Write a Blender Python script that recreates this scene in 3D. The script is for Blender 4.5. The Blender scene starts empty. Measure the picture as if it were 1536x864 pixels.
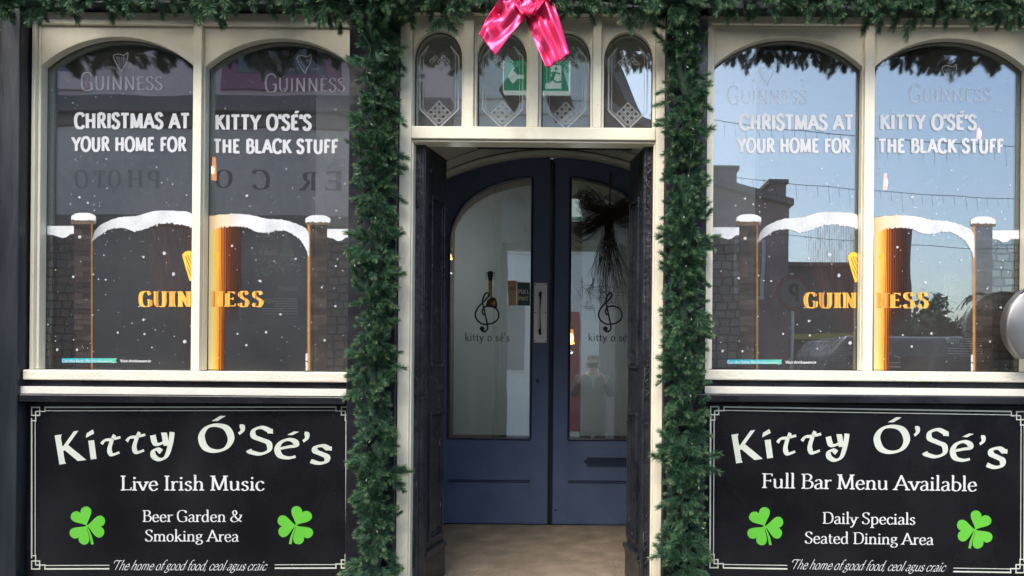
import bpy, bmesh, math, random
import numpy as np
from mathutils import Vector, Matrix, Euler
random.seed(7)
RND = np.random.RandomState(5)
C = bpy.context.scene.collection
SC = bpy.context.scene

# ------------------------------------------------------------------ camera
EYE = 1.07; D = 3.39; F = 1109.0; CX, CY = 895.0, 548.0; ROLL = math.radians(0.5)
cam_d = bpy.data.cameras.new('camera'); cam = bpy.data.objects.new('camera', cam_d); C.objects.link(cam)
cam_d.sensor_width = 36; cam_d.lens = F/1536*36
cam_d.shift_x = -(CX-768)/1536; cam_d.shift_y = (CY-432)/1536
cam_d.clip_start = 0.02; cam_d.clip_end = 2000
cam.location = (0, -D, EYE)
cam.rotation_euler = (Matrix.Rotation(math.radians(90), 3, 'X') @ Matrix.Rotation(ROLL, 3, 'Z')).to_euler()
SC.camera = cam
SC.render.resolution_x = 1024; SC.render.resolution_y = 576

# ------------------------------------------------------------------ sky and sun
wd = bpy.data.worlds.new('World'); SC.world = wd; wd.use_nodes = True
nt = wd.node_tree; bg = nt.nodes['Background']
sky = nt.nodes.new('ShaderNodeTexSky'); sky.sky_type = 'NISHITA'; sky.sun_disc = False
SUN_EL, SUN_AZ = math.radians(50), math.radians(206)   # azimuth clockwise from +Y: behind the photographer, to the left
sky.sun_elevation = SUN_EL; sky.sun_rotation = SUN_AZ
sky.air_density = 1.0; sky.dust_density = 2.6; sky.ozone_density = 1.0
bg.inputs[1].default_value = 0.15
nt.links.new(sky.outputs[0], bg.inputs[0])
sl = bpy.data.lights.new('sun', 'SUN'); sl.energy = 1.75; sl.angle = math.radians(55); sl.color = (1, 0.94, 0.82)
sun = bpy.data.objects.new('sun', sl); C.objects.link(sun)
sdir = Vector((math.sin(SUN_AZ)*math.cos(SUN_EL), math.cos(SUN_AZ)*math.cos(SUN_EL), math.sin(SUN_EL)))
sun.rotation_euler = sdir.to_track_quat('Z', 'Y').to_euler(); sun.location = sdir*30
SC.view_settings.view_transform = 'Standard'; SC.view_settings.look = 'None'
SC.view_settings.exposure = 1.32; SC.view_settings.gamma = 1
SC.cycles.use_denoising = True
SC.cycles.max_bounces = 10; SC.cycles.transparent_max_bounces = 24
SC.cycles.caustics_reflective = False

# ------------------------------------------------------------------ helpers
def P(px, py, Y=0.0):
    """photo pixel -> (x, z) on the plane at depth Y"""
    dx, dy = px-CX, CY-py
    c, s = math.cos(ROLL), math.sin(ROLL)
    k = (D+Y)/F
    return ((dx*c-dy*s)*k, EYE+(dx*s+dy*c)*k)
def PX(px, py=400, Y=0.0): return P(px, py, Y)[0]
def PZ(py, px=768, Y=0.0): return P(px, py, Y)[1]

class MB:
    def __init__(s): s.v = []; s.f = []
    def poly(s, pts):
        b = len(s.v); s.v += [tuple(p) for p in pts]; s.f.append(tuple(range(b, b+len(pts)))); return s
    def box(s, x0, x1, y0, y1, z0, z1):
        b = len(s.v)
        s.v += [(x0,y0,z0),(x1,y0,z0),(x1,y1,z0),(x0,y1,z0),(x0,y0,z1),(x1,y0,z1),(x1,y1,z1),(x0,y1,z1)]
        s.f += [tuple(b+i for i in q) for q in ((0,3,2,1),(4,5,6,7),(0,1,5,4),(1,2,6,5),(2,3,7,6),(3,0,4,7))]
        return s
    def obox(s, o, u, n, s0, s1, z0, z1, n0, n1):
        b = len(s.v)
        for z in (z0, z1):
            for (a, c) in ((s0,n0),(s1,n0),(s1,n1),(s0,n1)):
                s.v.append((o[0]+u[0]*a+n[0]*c, o[1]+u[1]*a+n[1]*c, z))
        s.f += [tuple(b+i for i in q) for q in ((0,3,2,1),(4,5,6,7),(0,1,5,4),(1,2,6,5),(2,3,7,6),(3,0,4,7))]
        return s
    def strip(s, xs, lo, hi, y0, y1):
        """solid between lo(x) and hi(x), from y0 (front) to y1"""
        b = len(s.v); n = len(xs)
        for x in xs:
            l, h = lo(x), hi(x)
            s.v += [(x,y0,l),(x,y0,h),(x,y1,h),(x,y1,l)]
        for i in range(n-1):
            a, c = b+4*i, b+4*(i+1)
            s.f += [(a,c,c+1,a+1),(a+1,c+1,c+2,a+2),(a+2,c+2,c+3,a+3),(a+3,c+3,c,a)]
        s.f += [(b,b+1,b+2,b+3),(b+4*(n-1)+3,b+4*(n-1)+2,b+4*(n-1)+1,b+4*(n-1))]
        return s
    def tube(s, pts, r, n=6, r1=None, cap=True):
        pts = [Vector(p) for p in pts]; m = len(pts); b = len(s.v)
        for i, p in enumerate(pts):
            t = (pts[min(i+1,m-1)]-pts[max(i-1,0)]).normalized()
            a = t.cross(Vector((0,0,1)));
            if a.length < .05: a = t.cross(Vector((1,0,0)))
            a.normalize(); c = t.cross(a)
            rr = r if r1 is None else r+(r1-r)*i/(m-1)
            for k in range(n):
                w = 2*math.pi*k/n
                s.v.append(tuple(p+(a*math.cos(w)+c*math.sin(w))*rr))
        for i in range(m-1):
            for k in range(n):
                k2 = (k+1)%n
                s.f.append((b+i*n+k, b+i*n+k2, b+(i+1)*n+k2, b+(i+1)*n+k))
        if cap:
            s.f.append(tuple(b+k for k in range(n))); s.f.append(tuple(b+(m-1)*n+k for k in reversed(range(n))))
        return s
    def ball(s, c, r, n=8, sy=1, sz=1):
        b = len(s.v); h = n//2+1
        for i in range(h+1):
            a = math.pi*i/h
            for k in range(n):
                w = 2*math.pi*k/n
                s.v.append((c[0]+r*math.sin(a)*math.cos(w), c[1]+sy*r*math.sin(a)*math.sin(w), c[2]+sz*r*math.cos(a)))
        for i in range(h):
            for k in range(n):
                k2 = (k+1)%n
                s.f.append((b+i*n+k, b+(i+1)*n+k, b+(i+1)*n+k2, b+i*n+k2))
        return s
    def mesh(s, name, m):
        me = bpy.data.meshes.new(name); me.from_pydata(s.v, [], s.f); me.update()
        if m: me.materials.append(m)
        return me
    def build(s, name, m, parent=None, bevel=0, smooth=False, **kw):
        me = s.mesh(name, m)
        bm = bmesh.new(); bm.from_mesh(me); bmesh.ops.recalc_face_normals(bm, faces=bm.faces); bm.to_mesh(me); bm.free()
        if smooth:
            me.polygons.foreach_set('use_smooth', [True]*len(me.polygons))
        o = bpy.data.objects.new(name, me); C.objects.link(o)
        if parent: o.parent = parent; 
        if parent and parent.type == 'EMPTY': o.matrix_parent_inverse = Matrix.Translation(-parent.location)
        if bevel:
            md = o.modifiers.new('bevel', 'BEVEL'); md.width = bevel; md.segments = 2; md.limit_method = 'ANGLE'; md.angle_limit = math.radians(40)
        for k, v in kw.items(): o[k] = v
        return o
def thing(name, label, cat, loc=(0,0,0), group=None):
    o = bpy.data.objects.new(name, None); C.objects.link(o); o.location = loc; o.empty_display_size = .1
    o['label'] = label; o['category'] = cat
    if group: o['group'] = group
    return o

# ------------------------------------------------------------------ materials
def lin(r, g, b): return tuple(((c/255)/12.92 if c/255 <= .04045 else ((c/255+.055)/1.055)**2.4) for c in (r,g,b))
def mat(name, col, rough=.5, metal=0, var=0.0, vscale=8, bump=0.0, bscale=60, chips=None, chipcol=(.4,.4,.38), spec=.5, stretch=(1,1,1), dirt=None, dirtcol=(.1,.09,.07)):
    m = bpy.data.materials.new(name); m.use_nodes = True; t = m.node_tree; N = t.nodes; L = t.links
    b = N['Principled BSDF']; b.inputs['Roughness'].default_value = rough; b.inputs['Metallic'].default_value = metal
    b.inputs['Specular IOR Level'].default_value = spec
    b.inputs['Base Color'].default_value = (*col, 1)
    tc = N.new('ShaderNodeTexCoord'); mp = N.new('ShaderNodeMapping'); L.new(tc.outputs['Object'], mp.inputs[0]); mp.inputs['Scale'].default_value = stretch
    out = None
    if var:
        n = N.new('ShaderNodeTexNoise'); n.inputs['Scale'].default_value = vscale; n.inputs['Detail'].default_value = 6; L.new(mp.outputs[0], n.inputs[0])
        r = N.new('ShaderNodeMapRange'); r.inputs[1].default_value = .3; r.inputs[2].default_value = .7; r.inputs[3].default_value = 1-var; r.inputs[4].default_value = 1+var
        L.new(n.outputs[0], r.inputs[0])
        h = N.new('ShaderNodeHueSaturation'); h.inputs['Color'].default_value = (*col, 1); L.new(r.outputs[0], h.inputs['Value']); out = h.outputs[0]
        rr = N.new('ShaderNodeMapRange'); rr.inputs[1].default_value=.3; rr.inputs[2].default_value=.7; rr.inputs[3].default_value = max(.02,rough-.1); rr.inputs[4].default_value = rough+.12
        L.new(n.outputs[0], rr.inputs[0]); L.new(rr.outputs[0], b.inputs['Roughness'])
    def layer(scale, thr, c2, out, st, soft=.02):
        n = N.new('ShaderNodeTexNoise'); n.inputs['Scale'].default_value = scale; n.inputs['Detail'].default_value = 8; n.inputs['Roughness'].default_value = .65
        mp2 = N.new('ShaderNodeMapping'); mp2.inputs['Scale'].default_value = st; mp2.inputs['Location'].default_value = (3.1,1.7,scale*.13); L.new(tc.outputs['Object'], mp2.inputs[0]); L.new(mp2.outputs[0], n.inputs[0])
        r = N.new('ShaderNodeMapRange'); r.inputs[1].default_value = thr; r.inputs[2].default_value = thr+soft; L.new(n.outputs[0], r.inputs[0])
        x = N.new('ShaderNodeMix'); x.data_type = 'RGBA'; L.new(r.outputs[0], x.inputs[0])
        if out: L.new(out, x.inputs[6])
        else: x.inputs[6].default_value = (*col, 1)
        x.inputs[7].default_value = (*c2, 1); return x.outputs[2]
    if dirt: out = layer(dirt[0], dirt[1], dirtcol, out, (1,1,.5), .25)
    if chips: out = layer(chips[0], chips[1], chipcol, out, chips[2] if len(chips) > 2 else (1,1,1))
    if out: L.new(out, b.inputs['Base Color'])
    if bump:
        n = N.new('ShaderNodeTexNoise'); n.inputs['Scale'].default_value = bscale; n.inputs['Detail'].default_value = 5; L.new(mp.outputs[0], n.inputs[0])
        bp = N.new('ShaderNodeBump'); bp.inputs['Strength'].default_value = bump; bp.inputs['Distance'].default_value = .01; L.new(n.outputs[0], bp.inputs['Height']); L.new(bp.outputs[0], b.inputs['Normal'])
    return m
def emit(name, col, s):
    m = bpy.data.materials.new(name); m.use_nodes = True; N = m.node_tree.nodes
    b = N['Principled BSDF']; b.inputs['Emission Color'].default_value = (*col, 1); b.inputs['Emission Strength'].default_value = s; b.inputs['Base Color'].default_value = (*col, 1)
    return m
def glass(name, refl, tint=(1,1,1), wav=.02, rough=0.0, haze=0.0):
    m = bpy.data.materials.new(name); m.use_nodes = True; t = m.node_tree; N = t.nodes; L = t.links
    N.remove(N['Principled BSDF']); out = N['Material Output']
    tr = N.new('ShaderNodeBsdfTransparent'); tr.inputs[0].default_value = (*tint, 1)
    gl = N.new('ShaderNodeBsdfGlossy'); gl.inputs['Roughness'].default_value = rough; gl.inputs[0].default_value = (.88,.98,1,1)
    fr = N.new('ShaderNodeFresnel'); fr.inputs[0].default_value = 1.5
    mr = N.new('ShaderNodeMapRange'); mr.inputs[1].default_value = .04; mr.inputs[2].default_value = 1; mr.inputs[3].default_value = refl; mr.inputs[4].default_value = 1
    mx = N.new('ShaderNodeMixShader'); L.new(fr.outputs[0], mr.inputs[0]); L.new(mr.outputs[0], mx.inputs[0]); 
    if haze:   # thin grey dust film, added to haze and lift the dark panes
        df_ = N.new('ShaderNodeBsdfDiffuse'); df_.inputs[0].default_value = (.60,.56,.53,1); hz_ = N.new('ShaderNodeMixShader'); t2 = N.new('ShaderNodeTexCoord'); n2 = N.new('ShaderNodeTexNoise'); n2.inputs['Scale'].default_value = 3; n2.inputs['Detail'].default_value = 7
        m2 = N.new('ShaderNodeMapRange'); m2.inputs[1].default_value = .3; m2.inputs[2].default_value = .7; m2.inputs[3].default_value = haze*.6; m2.inputs[4].default_value = haze*1.4
        L.new(t2.outputs['Object'], n2.inputs[0]); L.new(n2.outputs[0], m2.inputs[0]); L.new(m2.outputs[0], hz_.inputs[0]); L.new(tr.outputs[0], hz_.inputs[1]); L.new(df_.outputs[0], hz_.inputs[2]); tr = hz_
    L.new(tr.outputs[0], mx.inputs[1]); L.new(gl.outputs[0], mx.inputs[2]); L.new(mx.outputs[0], out.inputs[0])
    if wav:
        tc = N.new('ShaderNodeTexCoord'); n = N.new('ShaderNodeTexNoise'); n.inputs['Scale'].default_value = 2.2; n.inputs['Detail'].default_value = 1
        L.new(tc.outputs['Object'], n.inputs[0]); bp = N.new('ShaderNodeBump'); bp.inputs['Strength'].default_value = wav; bp.inputs['Distance'].default_value = .05
        L.new(n.outputs[0], bp.inputs['Height']); L.new(bp.outputs[0], gl.inputs['Normal'])
    return m
def film(name, col, alpha, rough=.6):
    m = bpy.data.materials.new(name); m.use_nodes = True; N = m.node_tree.nodes
    b = N['Principled BSDF']; b.inputs['Base Color'].default_value = (*col, 1); b.inputs['Alpha'].default_value = alpha; b.inputs['Roughness'].default_value = rough
    b.inputs['Specular IOR Level'].default_value = .2
    return m

CREAM = mat('cream_paint', (.82,.78,.62), .42, var=.05, vscale=5, bump=.22, bscale=35, stretch=(1,1,1), dirt=(5,.58), dirtcol=(.62,.57,.43), chips=(34,.725,(1,1,.5)), chipcol=(.30,.26,.20))
SILLM = mat('worn_cream_paint', (.74,.71,.60), .45, var=.05, bump=.35, bscale=70, chips=(26,.66,(1,1,2.5)), chipcol=(.14,.12,.10), dirt=(9,.6), dirtcol=(.55,.52,.42))
BLACK = mat('black_gloss_paint', (.012,.013,.018), .28, var=.25, vscale=6, bump=.12, bscale=30, chips=(60,.74,(1,1,.35)), chipcol=(.16,.16,.16))
BLACKS = mat('scuffed_black_paint', (.019,.022,.028), .32, var=.35, vscale=9, bump=.5, bscale=45, chips=(55,.665,(1.4,1.4,.3)), chipcol=(.42,.43,.44))
BLUEB = mat('blue_black_board', (.015,.020,.027), .38, var=.25, vscale=4, bump=.3, bscale=14, stretch=(4,1,.5), chips=(30,.72,(2.5,1,.22)), chipcol=(.004,.004,.004))
NAVY = mat('navy_door_paint', (.080,.118,.215), .38, var=.12, vscale=5, bump=.08, bscale=40, chips=(50,.77), chipcol=(.01,.01,.02))
NAVYD = mat('navy_moulding', (.016,.026,.06), .35)
SIGNB = mat('sign_board_black', (.0075,.0075,.010), .27, var=.25, vscale=3, dirt=(2.5,.52), dirtcol=(.016,.016,.019), bump=.05, bscale=12, spec=.3, chips=(90,.79), chipcol=(.2,.2,.2))
SIGNW = mat('sign_white', (.56,.61,.54), .5, var=.04, vscale=20)
WHITE = mat('white_vinyl', (.63,.645,.67), .5, var=.03)
SHAM = mat('shamrock_green', (.11,.47,.04), .45, var=.05)
STRIP = mat('white_strip_paint', (.70,.69,.63), .45, var=.04, chips=(40,.74,(.5,1,3)), chipcol=(.2,.2,.18), bump=.15)
PLASTER = mat('porch_plaster', (.80,.78,.69), .8, var=.06, bump=.1)
DARKROOM = mat('dark_interior', (.09,.075,.07), .8, var=.3)
FLOORM = mat('porch_floor_concrete', (.215,.175,.13), .8, var=.3, vscale=7, bump=.5, bscale=120, chips=(45,.73), chipcol=(.06,.05,.04), dirt=(4,.55), dirtcol=(.12,.10,.07))
STEEL = mat('brushed_steel', (.72,.71,.69), .45, metal=.7, var=.05, vscale=20, bump=.03, bscale=200)
BLKMET = mat('black_metal', (.01,.01,.012), .3)
ALU = mat('aluminium_threshold', (.25,.25,.25), .45, metal=1, var=.3, vscale=10)
GLASSW = glass('window_glass', .185, (.92,.94,.96), .02, 0, .055)
GLASST = glass('transom_glass', .24, (.80,.83,.84), .03, 0, .10)
GLASSD = glass('door_glass', .25, (.9,.93,.93), .015)
ETCH = film('etched_glass', (.80,.84,.84), .38)
ETCHW = film('etched_logo', (.90,.92,.95), .30)
BRICKM = mat('opposite_render_mauve', (.86,.62,.58), .85, var=.1, vscale=2)
PINKM = mat('magenta_trim', (.36,.14,.20), .6)
GREYF = mat('grey_fascia', (.66,.55,.50), .6, var=.1)
DKTRIM = mat('dark_cornice', (.17,.14,.13), .6)
PALEM = mat('pale_render', (.80,.78,.73), .85, var=.08)
SLATE = mat('roof_slate', (.16,.15,.16), .7, var=.2)
STONE = mat('stone_block', (.16,.12,.10), .85, var=.25)
ROADM = mat('asphalt', (.05,.05,.052), .9, var=.2, vscale=30, bump=.4, bscale=200)
PAVM = mat('pavement_concrete', (.24,.235,.22), .85, var=.15, vscale=6, bump=.2, bscale=120)

# ------------------------------------------------------------------ lettering engine
CAPS = {
'A':(76,"v 5,0 38,100|v 36,100 71,0|v 18,34 58,34|@6,0|@70,0"), 'B':(66,"v 16,100 16,0|c 16,97 36,98 51,88 51,68 38,55 16,53|c 16,53 42,53 58,42 59,22 46,4 16,3|<16,100|<16,0"),
'C':(70,"c 65,78 55,95 38,99 18,91 8,68 8,36 17,10 37,1 55,4 66,20|w 65,97 65,76"), 'D':(78,"v 16,100 16,0|c 16,97 42,98 62,86 70,62 70,38 62,14 42,3 16,3|<16,100|<16,0"),
'E':(60,"v 16,100 16,0|h 16,95 54,95|h 16,52 46,52|h 16,5 56,5|w 54,98 54,82|w 56,3 58,20|w 46,60 46,44|<16,100|<16,0"), 'F':(56,"v 16,100 16,0|h 16,95 54,95|h 16,50 46,50|w 54,98 54,80|w 46,58 46,42|<16,100|@16,0"),
'G':(76,"c 66,78 55,95 38,99 18,91 8,68 8,36 17,10 38,1 56,4 67,12|v 66,44 66,6|h 48,44 68,44|w 66,97 66,76"), 'H':(78,"v 16,100 16,0|v 62,100 62,0|h 16,52 62,52|@16,100|@16,0|@62,100|@62,0"),
'I':(32,"v 16,100 16,0|@16,100|@16,0"), 'K':(72,"v 16,100 16,0|v 17,46 60,100|v 30,60 66,0|@16,100|@16,0|@62,100|@66,0"), 'L':(58,"v 16,100 16,0|h 16,5 54,5|w 54,3 57,22|@16,100|<16,0"),
'M':(94,"v 16,100 14,0|v 16,100 46,4|v 46,4 77,100|v 77,100 80,0|@14,100|@14,0|@78,100|@80,0"), 'N':(80,"v 16,100 16,0|v 14,100 64,0|v 64,100 64,0|@12,100|@16,0|@64,100"),
'O':(80,"o 40,100 16,86 8,50 16,14 40,0 64,14 72,50 64,86"), 'P':(60,"v 16,100 16,0|c 16,97 38,98 53,86 53,62 38,47 16,45|<16,100|@16,0"),
'R':(68,"v 16,100 16,0|c 16,97 38,98 52,88 53,68 42,54 16,51|v 34,52 62,0|<16,100|@16,0|@64,0"), 'S':(56,"c 48,80 39,96 26,99 12,92 8,76 16,62 30,52 44,40 48,24 39,5 25,1 11,6 5,22|w 48,97 48,78|w 5,24 5,4"),
'T':(64,"v 32,100 32,0|h 4,95 60,95|w 5,98 4,80|w 59,98 60,80|@32,0"), 'U':(76,"c 15,100 15,60 15,28 24,6 39,1 54,6 62,28 62,60 62,100|@15,100|@62,100"),
'V':(74,"v 6,100 38,0|v 38,0 70,100|@6,100|@68,100"), 'W':(104,"v 6,100 30,0|v 30,0 52,96|v 52,96 76,0|v 76,0 98,100|@6,100|@98,100"), 'Y':(70,"v 6,100 36,46|v 66,100 36,46|v 36,50 36,0|@6,100|@64,100|@36,0"),
'&':(82,"c 76,58 68,32 46,6 22,1 8,14 10,34 28,52 42,66 44,84 33,98 21,90 20,74 34,48 54,20 78,2|h 62,59 84,59"), "'":(20,"v 10,104 7,74"), ',':(20,"v 12,8 7,-14"), '.':(20,"v 10,9 10,0"),
'1':(44,"v 24,100 24,0|v 24,98 10,86"),'7':(54,"h 6,95 50,95|v 48,95 20,0"),'5':(54,"h 14,95 46,95|v 16,95 12,56|c 12,56 34,60 46,46 46,22 32,2 8,6"),'9':(54,"o 27,98 12,84 14,58 28,48 44,60 44,84|c 45,76 42,40 30,14 12,0"),
'a':(50,"c 9,50 18,61 30,61 38,48 38,30 38,12 43,3 50,6|c 38,38 20,32 8,20 11,4 24,1 38,12"), 'b':(56,"v 12,104 12,2|c 12,48 24,61 42,54 50,34 44,10 28,0 12,8|w 4,102 14,104"), 'c':(46,"c 43,48 32,61 16,56 8,38 9,18 20,2 34,2 45,14"),
'd':(58,"v 44,104 44,4|c 44,48 34,61 18,57 8,38 9,16 20,1 34,4 44,16|w 34,102 46,104|w 44,2 54,4"), 'e':(50,"c 9,34 42,36 42,46 36,59 26,62 14,55 8,38 9,18 20,2 34,2 46,14"), 'f':(34,"c 38,98 28,104 18,94 16,74 16,40 16,0|h 3,59 33,59|@16,0"),
'g':(52,"o 24,62 11,55 10,40 24,30 37,40 37,55|c 16,32 9,22 20,14 38,10 47,-4 36,-22 14,-22 5,-10 18,6|h 34,57 50,61"), 'h':(60,"v 13,104 13,0|c 13,44 26,60 40,58 46,44 46,20 46,0|@13,0|@46,0|w 4,101 14,104"),
'i':(28,"v 14,61 14,0|d 14,84 7|@14,0|w 5,58 15,61"), 'k':(56,"v 13,104 13,0|v 14,26 44,60|v 24,36 52,0|@13,0|@50,0|w 4,101 14,104"), 'l':(28,"v 14,104 14,0|@14,0|w 5,101 15,104"),
'm':(88,"v 13,61 13,0|c 13,44 24,60 36,58 43,44 43,20 43,0|c 43,44 54,60 66,58 74,44 74,20 74,0|@13,0|@43,0|@74,0|w 4,58 14,61"), 'n':(60,"v 13,61 13,0|c 13,44 26,60 40,58 46,44 46,20 46,0|@13,0|@46,0|w 4,58 14,61"),
'o':(54,"o 27,62 12,52 8,31 12,10 27,0 42,10 46,31 42,52"), 'p':(58,"v 13,61 13,-32|c 13,46 26,61 42,56 50,36 45,10 30,0 13,8|@13,-32|w 4,58 14,61"), 'r':(40,"v 13,61 13,0|c 13,40 22,56 32,60 38,54|@13,0|w 4,58 14,61"),
's':(42,"c 35,50 26,61 14,58 9,46 18,36 30,28 35,14 25,1 13,2 6,12"), 't':(36,"c 15,80 15,40 16,14 24,2 35,6|h 4,59 33,59"), 'u':(60,"c 12,61 12,30 14,10 24,2 36,6 45,18|v 46,61 46,2|w 4,60 14,61|w 37,60 47,61|w 46,2 56,4"),
'v':(54,"v 6,61 28,0|v 28,0 49,61|@6,60|@47,60"), 'w':(78,"v 6,61 24,0|v 24,0 39,58|v 39,58 56,0|v 56,0 72,61"), 'y':(54,"v 6,61 28,2|c 49,61 36,28 26,-4 14,-26 4,-24|@6,60|@47,60"), ' ':(26,""),
}
UNC = {   # wide uncial lettering of the pub name
'K':(92,"v 14,100 18,0|v 22,44 84,104|v 34,60 92,2|f 14,100|f 18,0"), 'i':(44,"v 22,72 22,0|v 8,93 36,104"), 't':(84,"c 2,54 18,70 46,72 88,80|c 62,92 46,60 36,26 46,4 80,12"),
'y':(90,"c 8,72 16,42 30,36 50,44 60,56|v 52,82 62,30|c 84,84 78,40 62,-10 36,-24 12,-12 10,8 26,16 42,6"), 'Ó':(110,"o 55,100 24,90 8,56 20,14 52,0 86,12 102,48 88,88|v 50,116 76,136"), "'":(30,"c 10,100 22,98 22,82 8,68"),
'S':(92,"c 84,92 50,104 20,92 20,68 50,56 80,44 82,16 50,0 12,6 4,14|v 82,100 84,82"), 'é':(84,"c 14,32 50,44 72,50 68,66 44,72 18,58 8,32 20,6 50,0 76,8|v 46,90 70,106"), 's':(66,"c 60,60 40,70 16,62 16,46 36,38 58,28 56,8 32,0 4,6|v 60,70 61,54"),
}
def catmull(pts, closed, n=6):
    P_ = [Vector(p) for p in pts]; m = len(P_); out = []
    for i in range(m if closed else m-1):
        g = lambda k: P_[k % m] if closed else P_[max(0, min(m-1, k))]
        a, b, c, d = g(i-1), g(i), g(i+1), g(i+2)
        for j in range(n):
            t = j/n
            out.append(.5*((2*b)+(-a+c)*t+(2*a-5*b+4*c-d)*t*t+(-a+3*b-3*c+d)*t**3))
    if not closed: out.append(P_[-1])
    return out
def glyph_polys(spec, T, t, phi, serif, slen=13):
    """polygons of one glyph, units cap=100"""
    out = []; ph = math.radians(phi)
    def wd_(d):
        th = math.atan2(d.y, d.x)-ph
        return math.hypot(T*math.sin(th), t*math.cos(th))
    for st in spec.split('|'):
        if not st: continue
        k = st[0]
        pts = [tuple(float(q) for q in p.split(',')) for p in st[1:].split()]
        if k == 'w':
            if not serif: continue
            k = 'v'; 
            a, b = Vector(pts[0]), Vector(pts[1]); d = b-a; w = t*.9+1.5
            if abs(d.y) > abs(d.x): out.append([(a.x-w/2,a.y),(b.x-w/2,b.y),(b.x+w/2,b.y),(a.x+w/2,a.y)])
            else: out.append([(a.x,a.y-w/2),(b.x,b.y-w/2),(b.x,b.y+w/2),(a.x,a.y+w/2)])
            continue
        if k in '@<f':
            if not serif: continue
            x, y = pts[0]; e = slen if k != '<' else slen*.6; h = t*.8+1; s_ = 1 if y < 30 else -1
            if y < 0 and y > -20: s_ = 1
            x0, x1 = x-(slen if k != '<' else slen), x+e
            out.append([(x0,y),(x1,y),(x1,y+s_*h),(x+T*.42,y+s_*(h+5)),(x-T*.42,y+s_*(h+5)),(x0,y+s_*h)])
            continue
        if k == 'd':
            x, y = pts[0][0], pts[0][1]; continue
        if k in 'vh':
            a, b = Vector(pts[0]), Vector(pts[1]); d = (b-a); w = wd_(d); dn = d.normalized()
            if abs(d.y) > .35*abs(d.x):
                hw = min(w/2/max(.3,abs(dn.y)), w*.85)
                out.append([(a.x-hw,a.y),(b.x-hw,b.y),(b.x+hw,b.y),(a.x+hw,a.y)])
            else:
                hw = w/2/max(.3,abs(dn.x)); out.append([(a.x,a.y-hw),(b.x,b.y-hw),(b.x,b.y+hw),(a.x,a.y+hw)])
            continue
        cl = k == 'o'; cp = catmull(pts, cl, 5); m = len(cp); L_ = []; R_ = []
        for i, p in enumerate(cp):
            q0, q1 = (cp[(i-1)%m], cp[(i+1)%m]) if cl else (cp[max(0,i-1)], cp[min(m-1,i+1)])
            d = (q1-q0).normalized(); w = wd_(d)/2; n = Vector((-d.y, d.x))
            L_.append(p+n*w); R_.append(p-n*w)
        rng = range(m if cl else m-1)
        for i in rng:
            j = (i+1)%m; out.append([tuple(L_[i]),tuple(L_[j]),tuple(R_[j]),tuple(R_[i])])
    for st in spec.split('|'):
        if st and st[0] == 'd':
            x, y = [float(q) for q in st[1:].split()[0].split(',')]; r = float(st.split()[-1])
            out.append([(x+r*math.cos(a*math.pi/5), y+r*math.sin(a*math.pi/5)) for a in range(10)])
    return out
def text_polys(s, T=11, t=4, phi=12, serif=True, track=0, shear=0, space=26, xs=1.0, marks=None, conn=False):
    x = 0; out = []
    for ch in s:
        acc = None
        if ch in 'ÉÓ': acc = ch; ch = {'É':'E','Ó':'O'}[ch]
        if ch in 'é': acc = 'é'; ch = 'e'
        adv, spec = CAPS[ch]
        if ch == ' ': x += space+track; continue
        if marks is not None: marks.append(len(out))
        g = glyph_polys(spec, T, t, phi, serif)
        if acc: g.append([(adv*.42,112 if acc != 'é' else 76),(adv*.42+T,112 if acc != 'é' else 76),(adv*.55+T*1.2,130 if acc != 'é' else 96),(adv*.55,130 if acc != 'é' else 96)])
        if conn and ch.islower():
            cp = catmull([(adv-14,3),(adv-5,1),(adv+4,14),(adv+13,36)], False, 4)
            g += [[(cp[i].x,cp[i].y-2),(cp[i+1].x,cp[i+1].y-2),(cp[i+1].x,cp[i+1].y+2),(cp[i].x,cp[i].y+2)] for i in range(len(cp)-1)]
        if conn and ch == 'T': g += [[(q_.x-3,q_.y-3),(q_.x+3,q_.y-3),(q_.x+3,q_.y+3),(q_.x-3,q_.y+3)] for q_ in catmull([(-16,70),(-22,86),(-6,98),(20,96)], False, 14)]
        out += [[(x+(p[0]+shear*p[1])*xs, p[1]) for p in q] for q in g]
        x += adv*xs+track
    return out, x-track
def lay(mb, polys, x0, x1, cap, A, B, Y, z_up=1, flip=False, eps=.00004):
    """put polys on the wall: spans from world (x,z) A to B, cap = letter height in metres"""
    xs = [p[0] for q in polys for p in q]; lo, hi = min(xs), max(xs)
    ax, az = A; bx, bz = B; u = Vector((bx-ax, bz-az)); w = u.length; u.normalize(); v = Vector((-u.y, u.x))
    if flip: v = -v
    for i, q in enumerate(polys):
        yy = Y-(i%7)*eps if not flip else Y+(i%7)*eps
        mb.poly([(ax+u.x*(p[0]-lo)/(hi-lo)*w+v.x*p[1]/100*cap, yy, az+u.y*(p[0]-lo)/(hi-lo)*w+v.y*p[1]/100*cap) for p in q])
def letters(name, m_, parent, s, x0, x1, yb0, yb1, caph, Y, **kw):
    """every character a mesh of its own"""
    words = []; pl, w = text_polys(s, marks=words, **kw)
    xs = [p[0] for q in pl for p in q]; lo, hi = min(xs), max(xs)
    ax, az = P(x0,yb0,Y); bx, bz = P(x1,yb1,Y); u = Vector((bx-ax, bz-az)); w = u.length/(hi-lo); u.normalize(); v = Vector((-u.y, u.x)); cap = caph*(D+Y)/F
    for a, b in zip(words, words[1:]+[len(pl)]):
        if b <= a: continue
        mb = MB()
        for i, q in enumerate(pl[a:b]):
            mb.poly([(ax+u.x*(p[0]-lo)*w+v.x*p[1]/100*cap, Y-(i%7)*.00004, az+u.y*(p[0]-lo)*w+v.y*p[1]/100*cap) for p in q])
        mb.build(name, m_, parent)
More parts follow.
